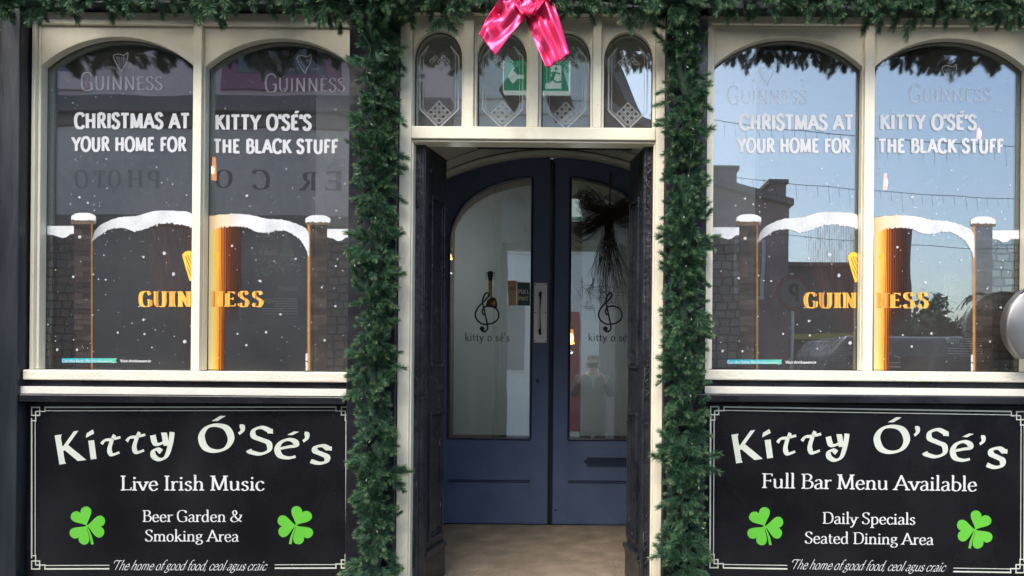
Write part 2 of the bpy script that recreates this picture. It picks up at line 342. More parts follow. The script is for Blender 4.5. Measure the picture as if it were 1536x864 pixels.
def pxtext(mb, s, x0, x1, yb0, yb1, caph, Y, **kw):
    pl, w = text_polys(s, **kw)
    lay(mb, pl, 0, w, caph*(D+Y)/F, P(x0,yb0,Y), P(x1,yb1,Y), Y)

# ------------------------------------------------------------------ ground and road
SZ = -0.42
MB().box(-400,400,-400,60,-.9,SZ-.12).build('road', ROADM, kind='structure')
MB().box(-60,60,-1.9,.35,-.7,SZ).build('pavement', PAVM, kind='structure', bevel=.01)
MB().box(-60,60,-8.9,-7.3,-.7,SZ).build('pavement', PAVM, kind='structure', bevel=.01)

# ------------------------------------------------------------------ pub front
pub = thing('pub_front', 'black and cream painted pub front with arched windows and recessed double doors', 'building')
JL0, JL1 = PX(600), PX(620); JR0, JR1 = PX(978.5), PX(994.5)
ZT = PZ(216, 800)            # top of the door opening
YGL = .044
WL = dict(a=PX(48.5,320), g=[(PX(69.5,320,YGL),PX(289,320)),(PX(312.5,320,YGL),PX(530,320))], b=PX(546,320))
WR = dict(a=PX(1054,320), g=[(PX(1070,320),PX(1287.5,320,YGL)),(PX(1310.5,320),PX(1530.5,320,YGL))], b=PX(1551,320))
# walls behind the frames (openings left free)
wz0, wz1 = PZ(556,300), PZ(50,300)
w = MB()
for Wd in (WL, WR):
    w.box(Wd['a']-.02, Wd['b']+.02, .075,.14, -.2, wz0-.02).box(Wd['a']-.02, Wd['b']+.02, .10,.14, PZ(22,300)-.02, 3.6)
w.box(-6.5, WL['a']-.02, .0,.14, -.45,3.6).box(WL['b']+.02, JL0, .03,.14,-.45,3.6).box(JR1, WR['a']-.02, .03,.14,-.45,3.6).box(WR['b']+.02, 6.5, .0,.14,-.45,3.6)
w.box(JL0,JR1,.03,.14,PZ(6),3.6)
w.build('wall', BLACK, pub)
w = MB().box(-6.5,6.5,.02,5,3.62,6.5).box(-6.5,6.5,.3,5,2.95,3.6); w.build('upper_wall', PALEM, pub)
# fascia above the windows, behind the top garland
f = MB().box(-6.5,6.5,-.085,-.002,PZ(20,300)+.002,PZ(20,300)+.09)  .box(-6.5,6.5,-.06,-.003,PZ(20,300)+.092,3.3)
f.build('fascia', BLACK, pub, bevel=.004)
f = MB().box(-6.5,6.5,-.20,-.01,3.32,3.45); f.build('cornice', BLACK, pub, bevel=.01)
# pilasters
for (a, b, y0, y1, m_) in ((PX(9,300), PX(46,300), -.07, 0, BLUEB), (WL['b']-.055, JL0-.003, -.055, .03, BLACK), (JR1+.003, WR['a']+.01, -.055,.03, BLACK), (WR['b']-.0, WR['b']+.14,-.07,0,BLUEB)):
    o = MB().box(a, b, y0, y1-.002, -.42, PZ(20,300)).build('pilaster', m_, pub, bevel=.004)
for (a, b) in ((-2.95, PX(8,300)),):
    MB().box(a, b, -.10, -.002, -.42, 3.3).box(b-.012,b-.004,-.112,-.1,-.42,3.3).build('pilaster', BLACK, pub, bevel=.003)

def arcf(x0, x1, zs, za, pw=2.0):
    m_ = (x0+x1)/2; h = (x1-x0)/2; r = (h*h+(za-zs)**2)/(2*(za-zs))
    return lambda x: za-r+math.sqrt(max(0, r*r-(x-m_)**2))
def lin_(a, b, n): return [a+(b-a)*i/(n-1) for i in range(n)]
def window(Wd, cxp):
    ztop = PZ(21,cxp); zf = PZ(39,cxp); zs = PZ(99.5,cxp); za = PZ(55.5,cxp); zb = PZ(555.5,cxp); z0 = PZ(571.5,cxp)
    a, b = Wd['a'], Wd['b']; g = Wd['g']
    fr = MB()
    fr.box(a, b, -.012, .07, zf, ztop)                                 # head
    fr.box(a, g[0][0]-.014, -.012, .07, zb-.002, zf-.001)              # stiles
    fr.box(g[1][1]+.014, b, -.012, .07, zb-.002, zf-.001)
    fr.box(g[0][0]-.013, g[0][0], .004, .07, zb, zf-.001); fr.box(g[1][1], g[1][1]+.013, .004,.07, zb, zf-.001)
    o = fr.build('window', CREAM, pub, bevel=.003)
    m1, m2 = g[0][1], g[1][0]; c_ = (m1+m2)/2
    hw_ = (m2-m1)/2-.005; mu = MB().box(c_-hw_, c_+hw_, -.016, .07, zb-.001, zf-.001).box(m1, c_-hw_-.0005, .006, .07, zb, zf-.002).box(c_+hw_+.0005, m2, .006, .07, zb, zf-.002)
    mu.build('mullion', CREAM, o, bevel=.004)
    for (x0, x1) in g:
        ar = arcf(x0, x1, zs, za)
        MB().strip(lin_(x0, x1, 41), ar, lambda x: zf-.003, .006, .06).build('arch_panel', CREAM, o, bevel=.0025)
        MB().box(x0-.004, x1+.004, .0460, .052, zb-.01, za+.01).build('pane', GLASSW, o)
        # thin dark sealant line round the glass
        pts = [(x0+.002,.046,zb+.002),(x0+.002,.046,zs-.002)]+[(x,.046,ar(x)-.002) for x in lin_(x0+.003,x1-.003,25)]+[(x1-.002,.046,zs),(x1-.002,.046,zb+.002),(x0+.002,.046,zb+.002)]
        MB().tube(pts, .0022, 4).build('glazing_seal', BLKMET, o)
    MB().box(a-.004, b+.004, -.045, .07, z0, zb-.003).build('sill', SILLM, o, bevel=.005)
    return (zb, zs, za)
dL = window(WL, 300); dR = window(WR, 1300)
# boards under the sills
for (x0, x1, cxp, Wd) in ((PX(27,590), WL['b']-.057, 290, WL), (JR1+.02, PX(1560,600), 1300, WR)):
    MB().box(x0+.02, x1, -.028, .02, PZ(580.5,cxp), PZ(571.5,cxp)-.002).build('under_sill_board', BLACK, pub, bevel=.003)
    MB().box(x0, x1, -.05, .0, PZ(592,cxp), PZ(580.5,cxp)-.002).build('white_strip', STRIP, pub, bevel=.002)
    MB().box(x0, x1, -.062, .0, PZ(603.5,cxp), PZ(592,cxp)-.002).build('ledge', BLACK, pub, bevel=.004)
    MB().box(x0+.01, x1, -.006, .07, -.42, PZ(603.5,cxp)-.003).build('stall_riser', BLACK, pub)

# door frame with transom lights
df = MB().box(JL0, JL1-.008, -.03, .06, -.02, PZ(5)).box(JR0+.008, JR1, -.03,.06,-.02,PZ(5)).box(JL1-.0075, JL1, -.018,.06,-.02,ZT-.002).box(JR0, JR0+.0075,-.018,.06,-.02,ZT-.002)
df = df.build('door_frame', CREAM, pub, bevel=.003)
tz0, tz1 = PZ(212), PZ(193.5)
MB().box(JL1-.007, JR0+.007, -.034, .06, tz0, tz1).box(JL1-.007, JR0+.007, -.022, .06, ZT, tz0-.002).build('transom_rail', CREAM, df, bevel=.004)
LT = [(620.5,693),(715.5,790),(812,885.5),(906,979)]
MB().box(JL1-.0075, JR0+.0075, -.026, .06, PZ(24.5), PZ(5)).build('head_rail', CREAM, df, bevel=.003)
edges = [(JL1-.007, PX(620.5,120))]+[(PX(LT[i][1],120), PX(LT[i+1][0],120)) for i in range(3)]+[(PX(979,120), JR0+.007)]
for i, (a, b) in enumerate(edges):
    m_ = MB()
    if b-a > .04: m_.box(a+.012, b-.012, -.026, .06, tz1+.002, PZ(24.5)-.002).box(a, a+.0115, -.004,.05,tz1+.002,PZ(24.5)-.002).box(b-.0115, b, -.004,.05,tz1+.002,PZ(24.5)-.002)
    elif b-a > .002: m_.box(a, b, -.004,.05,tz1+.002,PZ(24.5)-.002)
    if m_.v: m_.build('transom_mullion', CREAM, df, bevel=.003)
def ell(x0, x1, zs, za):
    m_ = (x0+x1)/2; h = (x1-x0)/2
    return lambda x: zs+(za-zs)*math.sqrt(max(0, 1-((x-m_)/h)**2))
etch_root = []
for i, (a, b) in enumerate(LT):
    x0, x1 = PX(a,120), PX(b,120); zs, za = PZ(88), PZ(45.5); e = ell(x0, x1, zs, za)
    xs = [ (x0+x1)/2-(x1-x0)/2*math.cos(math.pi*k/40) for k in range(41)]
    MB().strip(xs, e, lambda x: PZ(24.5)-.004, .0, .045).build('arch_panel', CREAM, df, bevel=.002)
    MB().box(x0-.003, x1+.003, .034, .040, tz1, za+.01).build('pane', GLASST, df)
    pts = [(x0+.002,.03,tz1+.004),(x0+.002,.03,zs)]+[(x,.03,e(x)-.002) for x in xs[1:-1]]+[(x1-.002,.03,zs),(x1-.002,.03,tz1+.004),(x0+.002,.03,tz1+.004)]
    MB().tube(pts, .002, 4).build('glazing_seal', BLKMET, df)
    # etched pattern: octagonal double border and diamond knots
    et = MB(); Y = .0325; cxm = (x0+x1)/2; hw = (x1-x0)/2; k = 1/327
    def line(p, q, w_=.0045, j=0):
        d = Vector((q[0]-p[0], q[1]-p[1])).normalized(); n = Vector((-d.y, d.x))*w_/2
        et.poly([(p[0]+n.x,Y-j,p[1]+n.y),(q[0]+n.x,Y-j,q[1]+n.y),(q[0]-n.x,Y-j,q[1]-n.y),(p[0]-n.x,Y-j,p[1]-n.y)])
    zb = tz1
    for inset, w_ in ((.022,.008),(.036,.003)):
        L_, R_ = x0+inset, x1-inset; za_ = zs+.02; zm = zb+.10
        line((L_,zm),(L_,za_),w_); line((R_,zm),(R_,za_),w_)
        line((L_,zm),(cxm-.008,zb+inset*.9),w_,.0002); line((R_,zm),(cxm+.008,zb+inset*.9),w_,.0002)
        line((L_,za_),(cxm-.05,za_+.05),w_,.0002); line((R_,za_),(cxm+.05,za_+.05),w_,.0002)
    def ring(cx_, cz_, r=.0165, t_=.0055):
        pts = [(0,1),(1,0),(0,-1),(-1,0)]
        for q in range(4):
            p0, p1 = pts[q], pts[(q+1)%4]
            et.poly([(cx_+p0[0]*r,Y,cz_+p0[1]*r),(cx_+p1[0]*r,Y,cz_+p1[1]*r),(cx_+p1[0]*(r-t_*1.4),Y,cz_+p1[1]*(r-t_*1.4)),(cx_+p0[0]*(r-t_*1.4),Y,cz_+p0[1]*(r-t_*1.4))])
    for (u, v) in ((0,0),(1,1),(-1,1),(0,2),(2,0) if False else (0,-1.9+1.9)):
        pass
    kz = zb+.085
    for (u, v) in ((0,-1),(-1,0),(1,0),(0,1),(0,0),(-.5,-.5),(.5,-.5),(-.5,.5),(.5,.5)): ring(cxm+u*.038, kz+v*.038, .0165, .004)
    kz = zs+.005
    for (u, v) in ((0,0),(-1,1),(1,1),(-.0,-1.2),(-1.9,.2),(1.9,.2)): ring(cxm+u*.019, kz+v*.019-.01, .0145)
    et.build('etched_pattern', ETCH, df, kind='stuff')

# black door linings and folded storm doors
NS = Vector
def storm(side):
    if side < 0:
        xa, xb = JL1, PX(638.5,450,.05); fr_ = Vector((PX(638,450,.10), .10)); bk = Vector((PX(668.5,450,.35), .35)); n = Vector((bk.y-fr_.y, -(bk.x-fr_.x))).normalized()
    else:
        xa, xb = PX(963.5,450,.05), JR0; fr_ = Vector((PX(964,450,.10), .10)); bk = Vector((PX(943,450,.35), .35)); n = Vector((-(bk.y-fr_.y), (bk.x-fr_.x))).normalized()
    lo, hi = min(xa, xb), max(xa, xb)
    li = MB().box(lo, hi, .03, .098, 0, ZT+.01)
    li.box(lo+(.018 if side<0 else .004), lo+(.026 if side<0 else .012), .022, .03, 0, ZT-.005).box(hi-.010, hi-.004, .018,.03,0,ZT-.005)
    o = li.build('door_lining', BLACKS, pub, bevel=.003)
    for (y0, y1) in ((242,312),(545,598),(795,850)):
        hg = MB()
        za_, zb_ = PZ(y0,630,.03), PZ(y1,630,.03); cx_ = (lo+hi)/2-(.008 if side < 0 else -.003)
        pts = []
        for q in range(46):
            t_ = q/45; pts.append((cx_+.0075*math.sin(t_*31+side)*(1-.3*t_), .024+.003*math.cos(t_*20), zb_+(za_-zb_)*t_))
        hg.tube(pts, .0024, 5); hg.box(cx_-.012, cx_-.009, .022,.03, zb_, za_)
        hg.build('hinge_carving', BLACKS, o, smooth=True)
    u = (bk-fr_).normalized(); L_ = (bk-fr_).length; O = (fr_.x, fr_.y)
    dr = MB().obox(O, u, n, 0, L_, .008, ZT+.02, -.045, 0)
    dr = dr.build('folding_door', BLACKS, pub, bevel=.003)
    def rect(mb, s0, s1, z0, z1, w_, h_):
        mb.obox(O,u,n,s0,s0+w_,z0,z1,-.001,h_).obox(O,u,n,s1-w_,s1,z0,z1,-.001,h_)
        mb.obox(O,u,n,s0+w_,s1-w_,z0,z0+w_,-.001,h_-.001).obox(O,u,n,s0+w_,s1-w_,z1-w_,z1,-.001,h_-.001)
    for (z0, z1) in ((1.055,1.88),(.215,.84)):
        mb = MB(); rect(mb, .055, L_-.03, z0, z1, .016, .012); rect(mb, .078, L_-.053, z0+.023, z1-.023, .010, .006)
        mb.build('raised_moulding', BLACKS, dr, bevel=.003)
    MB().obox(O,u,n,.0,L_,.155,.18,-.001,.02).obox(O,u,n,.0,L_,.135,.153,-.001,.011).build('ledge', BLACKS, dr, bevel=.003)
    MB().obox(O,u,n,.0,L_+.002,.01,.133,-.001,.007).build('base_board', BLACK, dr)
storm(-1); storm(1)

# porch box
YD = 1.58
px0, px1 = -1.30, .70
MB().box(-1.3,.7,-.12,YD+.3,-.13,0).build('porch_floor', FLOORM, pub)
MB().box(-.95,.36,-.32,-.123,SZ,-.2).build('doorstep', PAVM, pub, bevel=.01)
MB().box(px0-.05,px0,.14,YD+.3,0,2.9).box(px1,px1+.05,.14,YD+.3,0,2.9).box(px0-.05,px1+.05,.14,YD+.3,2.82,2.9).build('porch_wall', PLASTER, pub)
MB().box(px0,JL0+.0,.142,.16,0,2.82).box(JR1,px1,.142,.16,0,2.82).build('porch_return', PLASTER, pub)
# door head wall with arch
cxd = PX(825.5,500,YD); Rr = 385*(D+YD)/F; zap = PZ(236.5,825,YD)
archtop = lambda x: zap-Rr+math.sqrt(max(0,Rr*Rr-(x-cxd)**2))
hwd = .86
MB().strip(lin_(cxd-hwd,cxd+hwd,41), lambda x: archtop(x)+.004, lambda x: 2.82, YD-.06, YD+.05).box(px0,cxd-hwd-.001,YD-.06,YD+.05,0,2.82).box(cxd+hwd+.001,px1,YD-.06,YD+.05,0,2.82).build('arch_wall', PLASTER, pub)
for (dz, th, yy) in ((.006,.022,-.075),(.036,.004,-.066),(.10,.003,-.064)):
    MB().strip(lin_(cxd-hwd+.02,cxd+hwd-.02,51), lambda x: archtop(x)+dz, lambda x: archtop(x)+dz+th, YD+yy, YD-.06).build('arch_moulding', PLASTER if th > .01 else DKTRIM, pub)
bx = MB().box(PX(715,219,YD-.1), PX(948,219,YD-.1), YD-.12, YD-.061, PZ(222,820,YD-.1), 2.56); bx.build('dark_rail', NAVYD, pub, bevel=.003)  # dark navy bar across the top of the arch wall
MB().box(px0+.02,px1-.02,YD-.03,YD+.05,0.0,PZ(789.5,800,YD)).build('threshold', ALU, pub, bevel=.003)

# inner doors
G = [(28.5,266),(40,267),(52,269),(72,273.5),(91,280),(105,287),(116,294),(127,303),(135,312.5),(143,326),(149,340),(152.5,356)]
kD = (D+YD)/F
gx = [g_[0]*kD for g_ in G]; gz = [EYE+(CY-g_[1])*kD+ .0 for g_ in G]
zgb = PZ(659,800,YD); zdb = PZ(786,800,YD)
def leaf(side):
    fx = lambda d: cxd+side*d
    d0, d1 = .010, hwd-.01; g0, g1 = 28.5*kD, 152.5*kD
    def seg(mb, da, db, lo, hi, n=2, y0=YD, y1=YD+.04):
        xs = sorted(fx(d) for d in lin_(da, db, n)); mb.strip(xs, lo, hi, y0, y1)
    gt = lambda x: float(np.interp(abs(x-cxd), gx, gz))
    top = lambda x: archtop(x)-.003
    mb = MB(); seg(mb, d0, g0, lambda x: zdb, top, 6); seg(mb, g1, d1, lambda x: zdb, top, 8)
    seg(mb, g0, g1, gt, top, 40); seg(mb, g0, g1, lambda x: zdb, lambda x: zgb)
    o = mb.build('door', NAVY, pub, bevel=.0015)
    ds = lin_(g0, g1, 30)
    pts = [(fx(g0),YD-.001,zgb)]+[(fx(d),YD-.001,gt(fx(d))) for d in ds]+[(fx(g1),YD-.001,zgb),(fx(g0),YD-.001,zgb)]
    MB().tube(pts, .009, 6).build('glazing_bead', NAVYD, o)
    a, b = sorted((fx(g0-.003), fx(g1+.003)))
    MB().box(a, b, YD+.018, YD+.024, zgb-.004, max(gz)+.004).build('pane', GLASSD, o)
    a, b = sorted((fx(g0+.0), fx(g1)))
    zz = PZ(722,800,YD); MB().box(a,b,YD-.004,YD,zz+.003,zz+.009).box(a,b,YD-.004,YD,zz-.009,zz-.003).build('kick_board_bead', NAVYD, o)
    return o, fx, gt, g0, g1
dl, fxl, gtl, g0, g1 = leaf(-1); dr_, fxr, gtr, _, _ = leaf(1)
MB().box(cxd-.010,cxd+.010,YD+.012,YD+.03,zdb,zap-.01).build('meeting_gap', BLKMET, dl)
MB().tube([(cxd+.016,YD-.006,zdb+.01),(cxd+.016,YD-.006,zap-.03)], .008, 8).build('meeting_bead', NAVYD, dr_)
# handle plate and pull handle
hx0, hx1 = PX(801,470,YD), PX(820.5,470,YD); hz0, hz1 = PZ(514,810,YD), PZ(424.5,810,YD); hcx = (hx0+hx1)/2
MB().box(hx0,hx1,YD-.005,YD-.0005,hz0,hz1).build('push_plate', mat('satin_plate', (.88,.87,.85), .45, metal=.1, var=.05, vscale=30, stretch=(6,1,1)), dl, bevel=.002)
za_, zb_ = PZ(439,810,YD), PZ(501,810,YD)
MB().tube([(hcx,YD-.005,za_),(hcx,YD-.03,za_-.004),(hcx,YD-.045,za_-.02),(hcx,YD-.045,zb_+.02),(hcx,YD-.03,zb_+.004),(hcx,YD-.005,zb_)], .0085, 10).build('pull_handle', BLKMET, dl, smooth=True)
MB().tube([(hcx-.003,YD-.0545,za_-.03),(hcx-.003,YD-.0545,zb_+.03)], .003, 8).build('handle_insert', STEEL, dl, smooth=True)
sc = MB()
for x_ in (hx0+.008, hx1-.008):
    for z_ in (hz0+.012, (hz0+hz1)/2, hz1-.012): sc.ball((x_,YD-.006,z_), .0042, 8, .5)
sc.build('screw_heads', BLKMET, dl)
kx, kz = P(806.5,571,YD); kh = MB(); kh.tube([(kx,YD-.004,kz),(kx,YD+.002,kz)], .013, 16); kh.build('keyhole_plate', NAVYD, dl)
MB().tube([(kx,YD-.006,kz),(kx,YD-.003,kz)], .005, 8).box(kx-.002,kx+.002,YD-.006,YD-.003,kz-.011,kz).build('keyhole', BLKMET, dl)
# letter slot
lx0, lx1 = PX(882,692,YD), PX(960,692,YD); lz0, lz1 = PZ(698.5,900,YD), PZ(687,900,YD)
MB().box(lx0,lx1,YD-.003,YD,lz0,lz1).build('letter_slot', NAVYD, dr_)
MB().box(lx0-.004,lx1,YD-.008,YD,lz1,lz1+.006).box(lx0-.004,lx1,YD-.006,YD,lz0-.006,lz0).box(lx0-.009,lx0-.001,YD-.006,YD,lz0-.006,lz1+.006).build('letter_slot_frame', NAVYD, dr_, bevel=.001)
bx_, bz_ = P(878.5,692,YD); MB().ball((bx_,YD-.003,bz_), .011, 10, .5).build('latch_knob', BLKMET, dr_, smooth=True)
bx_, bz_ = P(833,765,YD); MB().ball((bx_,YD-.003,bz_), .008, 10, .5).build('bolt_head', BLKMET, dr_, smooth=True)

# blinds behind the door panes
BLIND = mat('grey_film_blind', (.80,.83,.83), .6, var=.05, vscale=2)
BLIND2 = mat('pale_grey_blind', (.75,.77,.75), .6, var=.05, vscale=2)
for (side, da, db, m_) in ((-1, 32*kD, 147*kD, BLIND), (1, 46*kD, 160*kD, BLIND2)):
    xs = sorted(cxd+side*d for d in lin_(da, db, 30))
    hh = lambda x: float(np.interp(abs(x-cxd), gx, gz))-.045 if side < 0 else float(np.interp(abs(x-cxd), gx, gz))-.09
    MB().strip(xs, lambda x: zgb+.022, hh, YD+.055, YD+.06).build('frosted_blind', m_, dl if side < 0 else dr_)
# frosted film lets the hallway lamps through
for m_ in (BLIND, BLIND2):
    N = m_.node_tree.nodes; L = m_.node_tree.links; tl = N.new('ShaderNodeBsdfTranslucent'); tl.inputs[0].default_value = (.80,.84,.86,1); ms = N.new('ShaderNodeMixShader'); ms.inputs[0].default_value = .5
    L.new(N['Principled BSDF'].outputs[0], ms.inputs[1]); L.new(tl.outputs[0], ms.inputs[2]); L.new(ms.outputs[0], N['Material Output'].inputs[0])
# hallway behind
MB().box(-1.4,.9,2.9,3.0,-.1,2.9).box(-1.42,-1.3,YD+.1,3,-.1,2.9).box(.8,.92,YD+.1,3,-.1,2.9).box(-1.4,.9,YD+.1,3,2.8,2.9).box(-1.4,.9,YD+.31,3,-.1,0).build('hallway', DARKROOM, pub)
# rooms behind the shop windows
for (a, b) in ((-3.4,-1.38),(.78,3.2)):
    MB().box(a,b,1.9,2.0,-.1,3).box(a-.02,a,.15,2,-.1,3).box(b,b+.02,.15,2,-.1,3).box(a,b,.15,2,2.9,3).box(a,b,.15,2,-.1,0).build('bar_room', DARKROOM, pub)

# ------------------------------------------------------------------ sign boards
def border(mb, x0, y0, x1, y1, Y, gapb=None):
    """double line border with interlaced square corners, in photo pixels"""
    def ln(a, b, w_, j=0):
        (ax, az), (bx, bz) = P(*a, Y), P(*b, Y); d = Vector((bx-ax, bz-az)).normalized(); n = Vector((-d.y, d.x))*w_*.5*(D+Y)/F; yy = Y-j*.00005
        e = d*0
        mb.poly([(ax+n.x,yy,az+n.y),(bx+n.x,yy,bz+n.y),(bx-n.x,yy,bz-n.y),(ax-n.x,yy,az-n.y)])
    tl, tr, br, bl = (x0,y0[0]), (x1,y0[1]), (x1+y1[2],y1[1]), (x0+y1[2],y1[0])
    def side(a, b, horiz, sgn, gap=None):
        L_ = math.hypot(b[0]-a[0], b[1]-a[1]); d = ((b[0]-a[0])/L_, (b[1]-a[1])/L_); n = (-d[1]*sgn, d[0]*sgn)
        for off, w_ in ((0,2.2),(5.2,1.1)):
            st = 20
            pa = (a[0]+d[0]*st+n[0]*off, a[1]+d[1]*st+n[1]*off); pb = (b[0]-d[0]*st+n[0]*off, b[1]-d[1]*st+n[1]*off)
            if gap:
                g0_, g1_ = gap; f0, f1 = (g0_-a[0])/(b[0]-a[0]), (g1_-a[0])/(b[0]-a[0])
                if f0 > f1: f0, f1 = f1, f0
                ln(pa, (a[0]+(b[0]-a[0])*f0+n[0]*off, a[1]+(b[1]-a[1])*f0+n[1]*off), w_)
                ln((a[0]+(b[0]-a[0])*f1+n[0]*off, a[1]+(b[1]-a[1])*f1+n[1]*off), pb, w_)
            else: ln(pa, pb, w_)
    side(tl, tr, True, 1); side(bl, br, True, -1, gapb); side(tl, bl, False, -1); side(tr, br, False, 1)
    def corner(c_, sx, sy):
        q = lambda u, v: (c_[0]+sx*u, c_[1]+sy*v)
        for j, (u0, v0, u1, v1) in enumerate(((0,0,12,12),)):
            ln(q(u0-1,v0),q(u1+1,v0),1.9,1); ln(q(u1,v0),q(u1,v1),1.7,2); ln(q(u1+1,v1),q(u0-1,v1),1.7,3); ln(q(u0,v1),q(u0,v0),1.7,4)
        ln(q(6,6),q(20,6),1.7,5); ln(q(6,6),q(6,20),1.7,6); ln(q(20,-1),q(20,7),1.7,7); ln(q(-1,20),q(7,20),1.7,8); ln(q(0,20),q(0,16),1.7,9)
    corner(tl,1,1); corner(tr,-1,1); corner(br,-1,-1); corner(bl,1,-1)
def shamrock(mb, cx_, cy_, R, ang, Y, flip=1):
    """three heart leaves and a stem"""
    k = (D+Y)/F; n = 0
    for a in (90, 210, 330):
        th = math.radians(a+ang); pts = []
        for q in range(36):
            t_ = 2*math.pi*q/36
            hx = 16*math.sin(t_)**3; hy = 13*math.cos(t_)-5*math.cos(2*t_)-2*math.cos(3*t_)-math.cos(4*t_)
            hx, hy = hx*.98, hy+17.2
            pts.append((hx/34*R*1.24, (hy-1.2)/34*R*1.14))
        c0, s0 = math.cos(th-math.pi/2), math.sin(th-math.pi/2)
        W_ = [P(cx_+flip*(p[0]*c0-p[1]*s0), cy_-(p[0]*s0+p[1]*c0), Y) for p in pts]
        ctr = P(cx_, cy_, Y); yy = Y-n*.00006; n += 1
        cc = (sum(w_[0] for w_ in W_)/36, sum(w_[1] for w_ in W_)/36)
        for q in range(36):
            mb.poly([(cc[0],yy,cc[1]),(W_[q][0],yy,W_[q][1]),(W_[(q+1)%36][0],yy,W_[(q+1)%36][1])])
    st = [(-.01,0),(.08,-.32),(.17,-.62),(.23,-.98),(.37,-.96),(.29,-.6),(.17,-.3),(.03,0)]
    W_ = [P(cx_+flip*p[0]*R, cy_-p[1]*R, Y) for p in st]
    for q in range(3):
        a, b, c_, d_ = W_[q], W_[q+1], W_[6-q], W_[7-q]
        mb.poly([(a[0],Y-.0003,a[1]),(b[0],Y-.0003,b[1]),(c_[0],Y-.0003,c_[1]),(d_[0],Y-.0003,d_[1])])
def uncial(mb, items, Y):
    for (ch, x0, x1, yt, yb, rot) in items:
        g = glyph_polys(UNC[ch][1], 23, 10, 25, False)
        if ch == 'K':
            g += [[(4,100),(30,100),(24,88),(9,88)],[(6,0),(32,0),(26,12),(12,12)]]
        if ch == 'i': g = g[:1]+[[(4,84),(36,97),(33,113),(9,101)]]
        r = math.radians(rot)
        g = [[(p[0]*math.cos(r)-p[1]*math.sin(r), p[0]*math.sin(r)+p[1]*math.cos(r)) for p in q] for q in g]
        us = [p[0] for q in g for p in q]; vs = [p[1] for q in g for p in q]
        u0, u1, v0, v1 = min(us), max(us), min(vs), max(vs)
        for i, q in enumerate(g):
            W_ = [P(x0+(p[0]-u0)/(u1-u0)*(x1-x0), yb+(p[1]-v0)/(v1-v0)*(yt-yb), Y) for p in q]
            mb.poly([(w_[0], Y-(i%7)*.00004, w_[1]) for w_ in W_])
def sc3(items, ox, oy, s): return [(c_, ox+a/s, ox+b/s, oy+t_/s, oy+u_/s, r) for (c_, a, b, t_, u_, r) in items]
KL = sc3([('K',233,368,233,378,8),('i',366,412,228,356,7),('t',428,515,248,343,3),('t',535,621,236,334,2),('y',640,745,238,364,0),('Ó',845,1000,170,328,0),("'",1015,1046,206,252,-3),('S',1050,1165,212,340,-3),('é',1170,1277,236,356,-6),("'",1290,1321,237,284,-8),('s',1322,1416,290,379,-6)], 0, 564, 2.844)
KR = sc3([('K',176,312,233,378,8),('i',309,356,229,356,7),('t',370,457,243,344,3),('t',475,565,235,340,2),('y',583,686,248,371,0),('Ó',790,948,178,337,-1),("'",963,991,216,262,-3),('S',1000,1115,224,356,-4),('é',1119,1223,248,371,-7),("'",1246,1275,255,300,-8),('s',1275,1369,304,402,-7)], 1036, 564, 2.88)
def sign(label, x0, x1, yt, yb, kit, rows, script, shams, bord, gap):
    Yb = -.016; Yl = Yb-.001
    cxp = (x0+x1)/2; (ax, _), (bx, _) = P(x0,720,Yb), P(x1,720,Yb); z0, z1 = PZ(yb,cxp,Yb), PZ(yt,cxp,Yb)
    r = thing('sign_board', label, 'sign', ((ax+bx)/2, Yb, z0), 'painted pub sign boards under the windows')
    MB().box(ax, bx, Yb, -.0062, z0, z1).build('board', SIGNB, r, bevel=.002)
    b_ = MB(); border(b_, bord[0], bord[1], bord[2], bord[3], Yl, gap); b_.build('border_line', SIGNW, r)
    [(lambda k_: (uncial(k_, [it], Yl), k_.build('pub_name_letter', SIGNW, r)))(MB()) for it in kit]
    for (s, a, b, ya, yb_, cap) in rows:
        letters('letter', WHITE, r, s, a, b, ya, yb_, cap, Yl, T=11.5, t=5, phi=12, track=1)
    s, a, b, ya, yb_, cap = script
    m_ = MB(); pxtext(m_, s, a, b, ya, yb_, cap, Yl, T=9, t=4, phi=40, serif=False, shear=.55, track=1, space=26, conn=True); m_.build('script_lettering', WHITE, r, kind='stuff')
    for (x_, y_, R_, an, fl) in shams:
        m_ = MB(); shamrock(m_, x_, y_, R_, an, Yl, fl); m_.build('shamrock', SHAM, r)
    bo = MB()
    for (x_, y_) in ((x0+18,yt+21),(x1-30,yt+20),((x0+x1)/2+8,yt+16),((x0+x1)/2+6,yb-40+8),(x0+18,yb-30)):
        X_, Z_ = P(x_, y_, Yb); bo.ball((X_,Yb,Z_), .0035, 8, .5)
    bo.build('screw_heads', BLKMET, r)
sign('black sign reading Live Irish Music under the left window', 40, 530, 604, 900, KL,
     [('Live Irish Music',181,397,735.8,735.8,22.3),('Beer Garden &',214,363.5,782.8,782.8,17.4),('Smoking Area',217.5,358.5,812,812.4,17.4)],
     ('The home of good food, ceol agus craic',171,402,855,855.5,14.5), [(130,788.5,29,26,1),(444,788,29,26,-1)], (47.5,(611,610.5),524,(853.5,852,0)), (164,412))
sign('black sign reading Full Bar Menu Available under the right window', 1058, 1552, 606, 904, KR,
     [('Full Bar Menu Available',1143,1465.5,732,737,22.3),('Daily Specials',1234,1373,785.5,787,17.4),('Seated Dining Area',1207,1400.5,815,817.4,17.4)],
     ('The home of good food, ceol agus craic',1188.5,1420,853.5,857.5,14.5), [(1147,789.5,29,24,1),(1463,794.5,29,26,-1)], (1066,(610,617.5),1537,(851.5,859,-1)), (1181,1430))

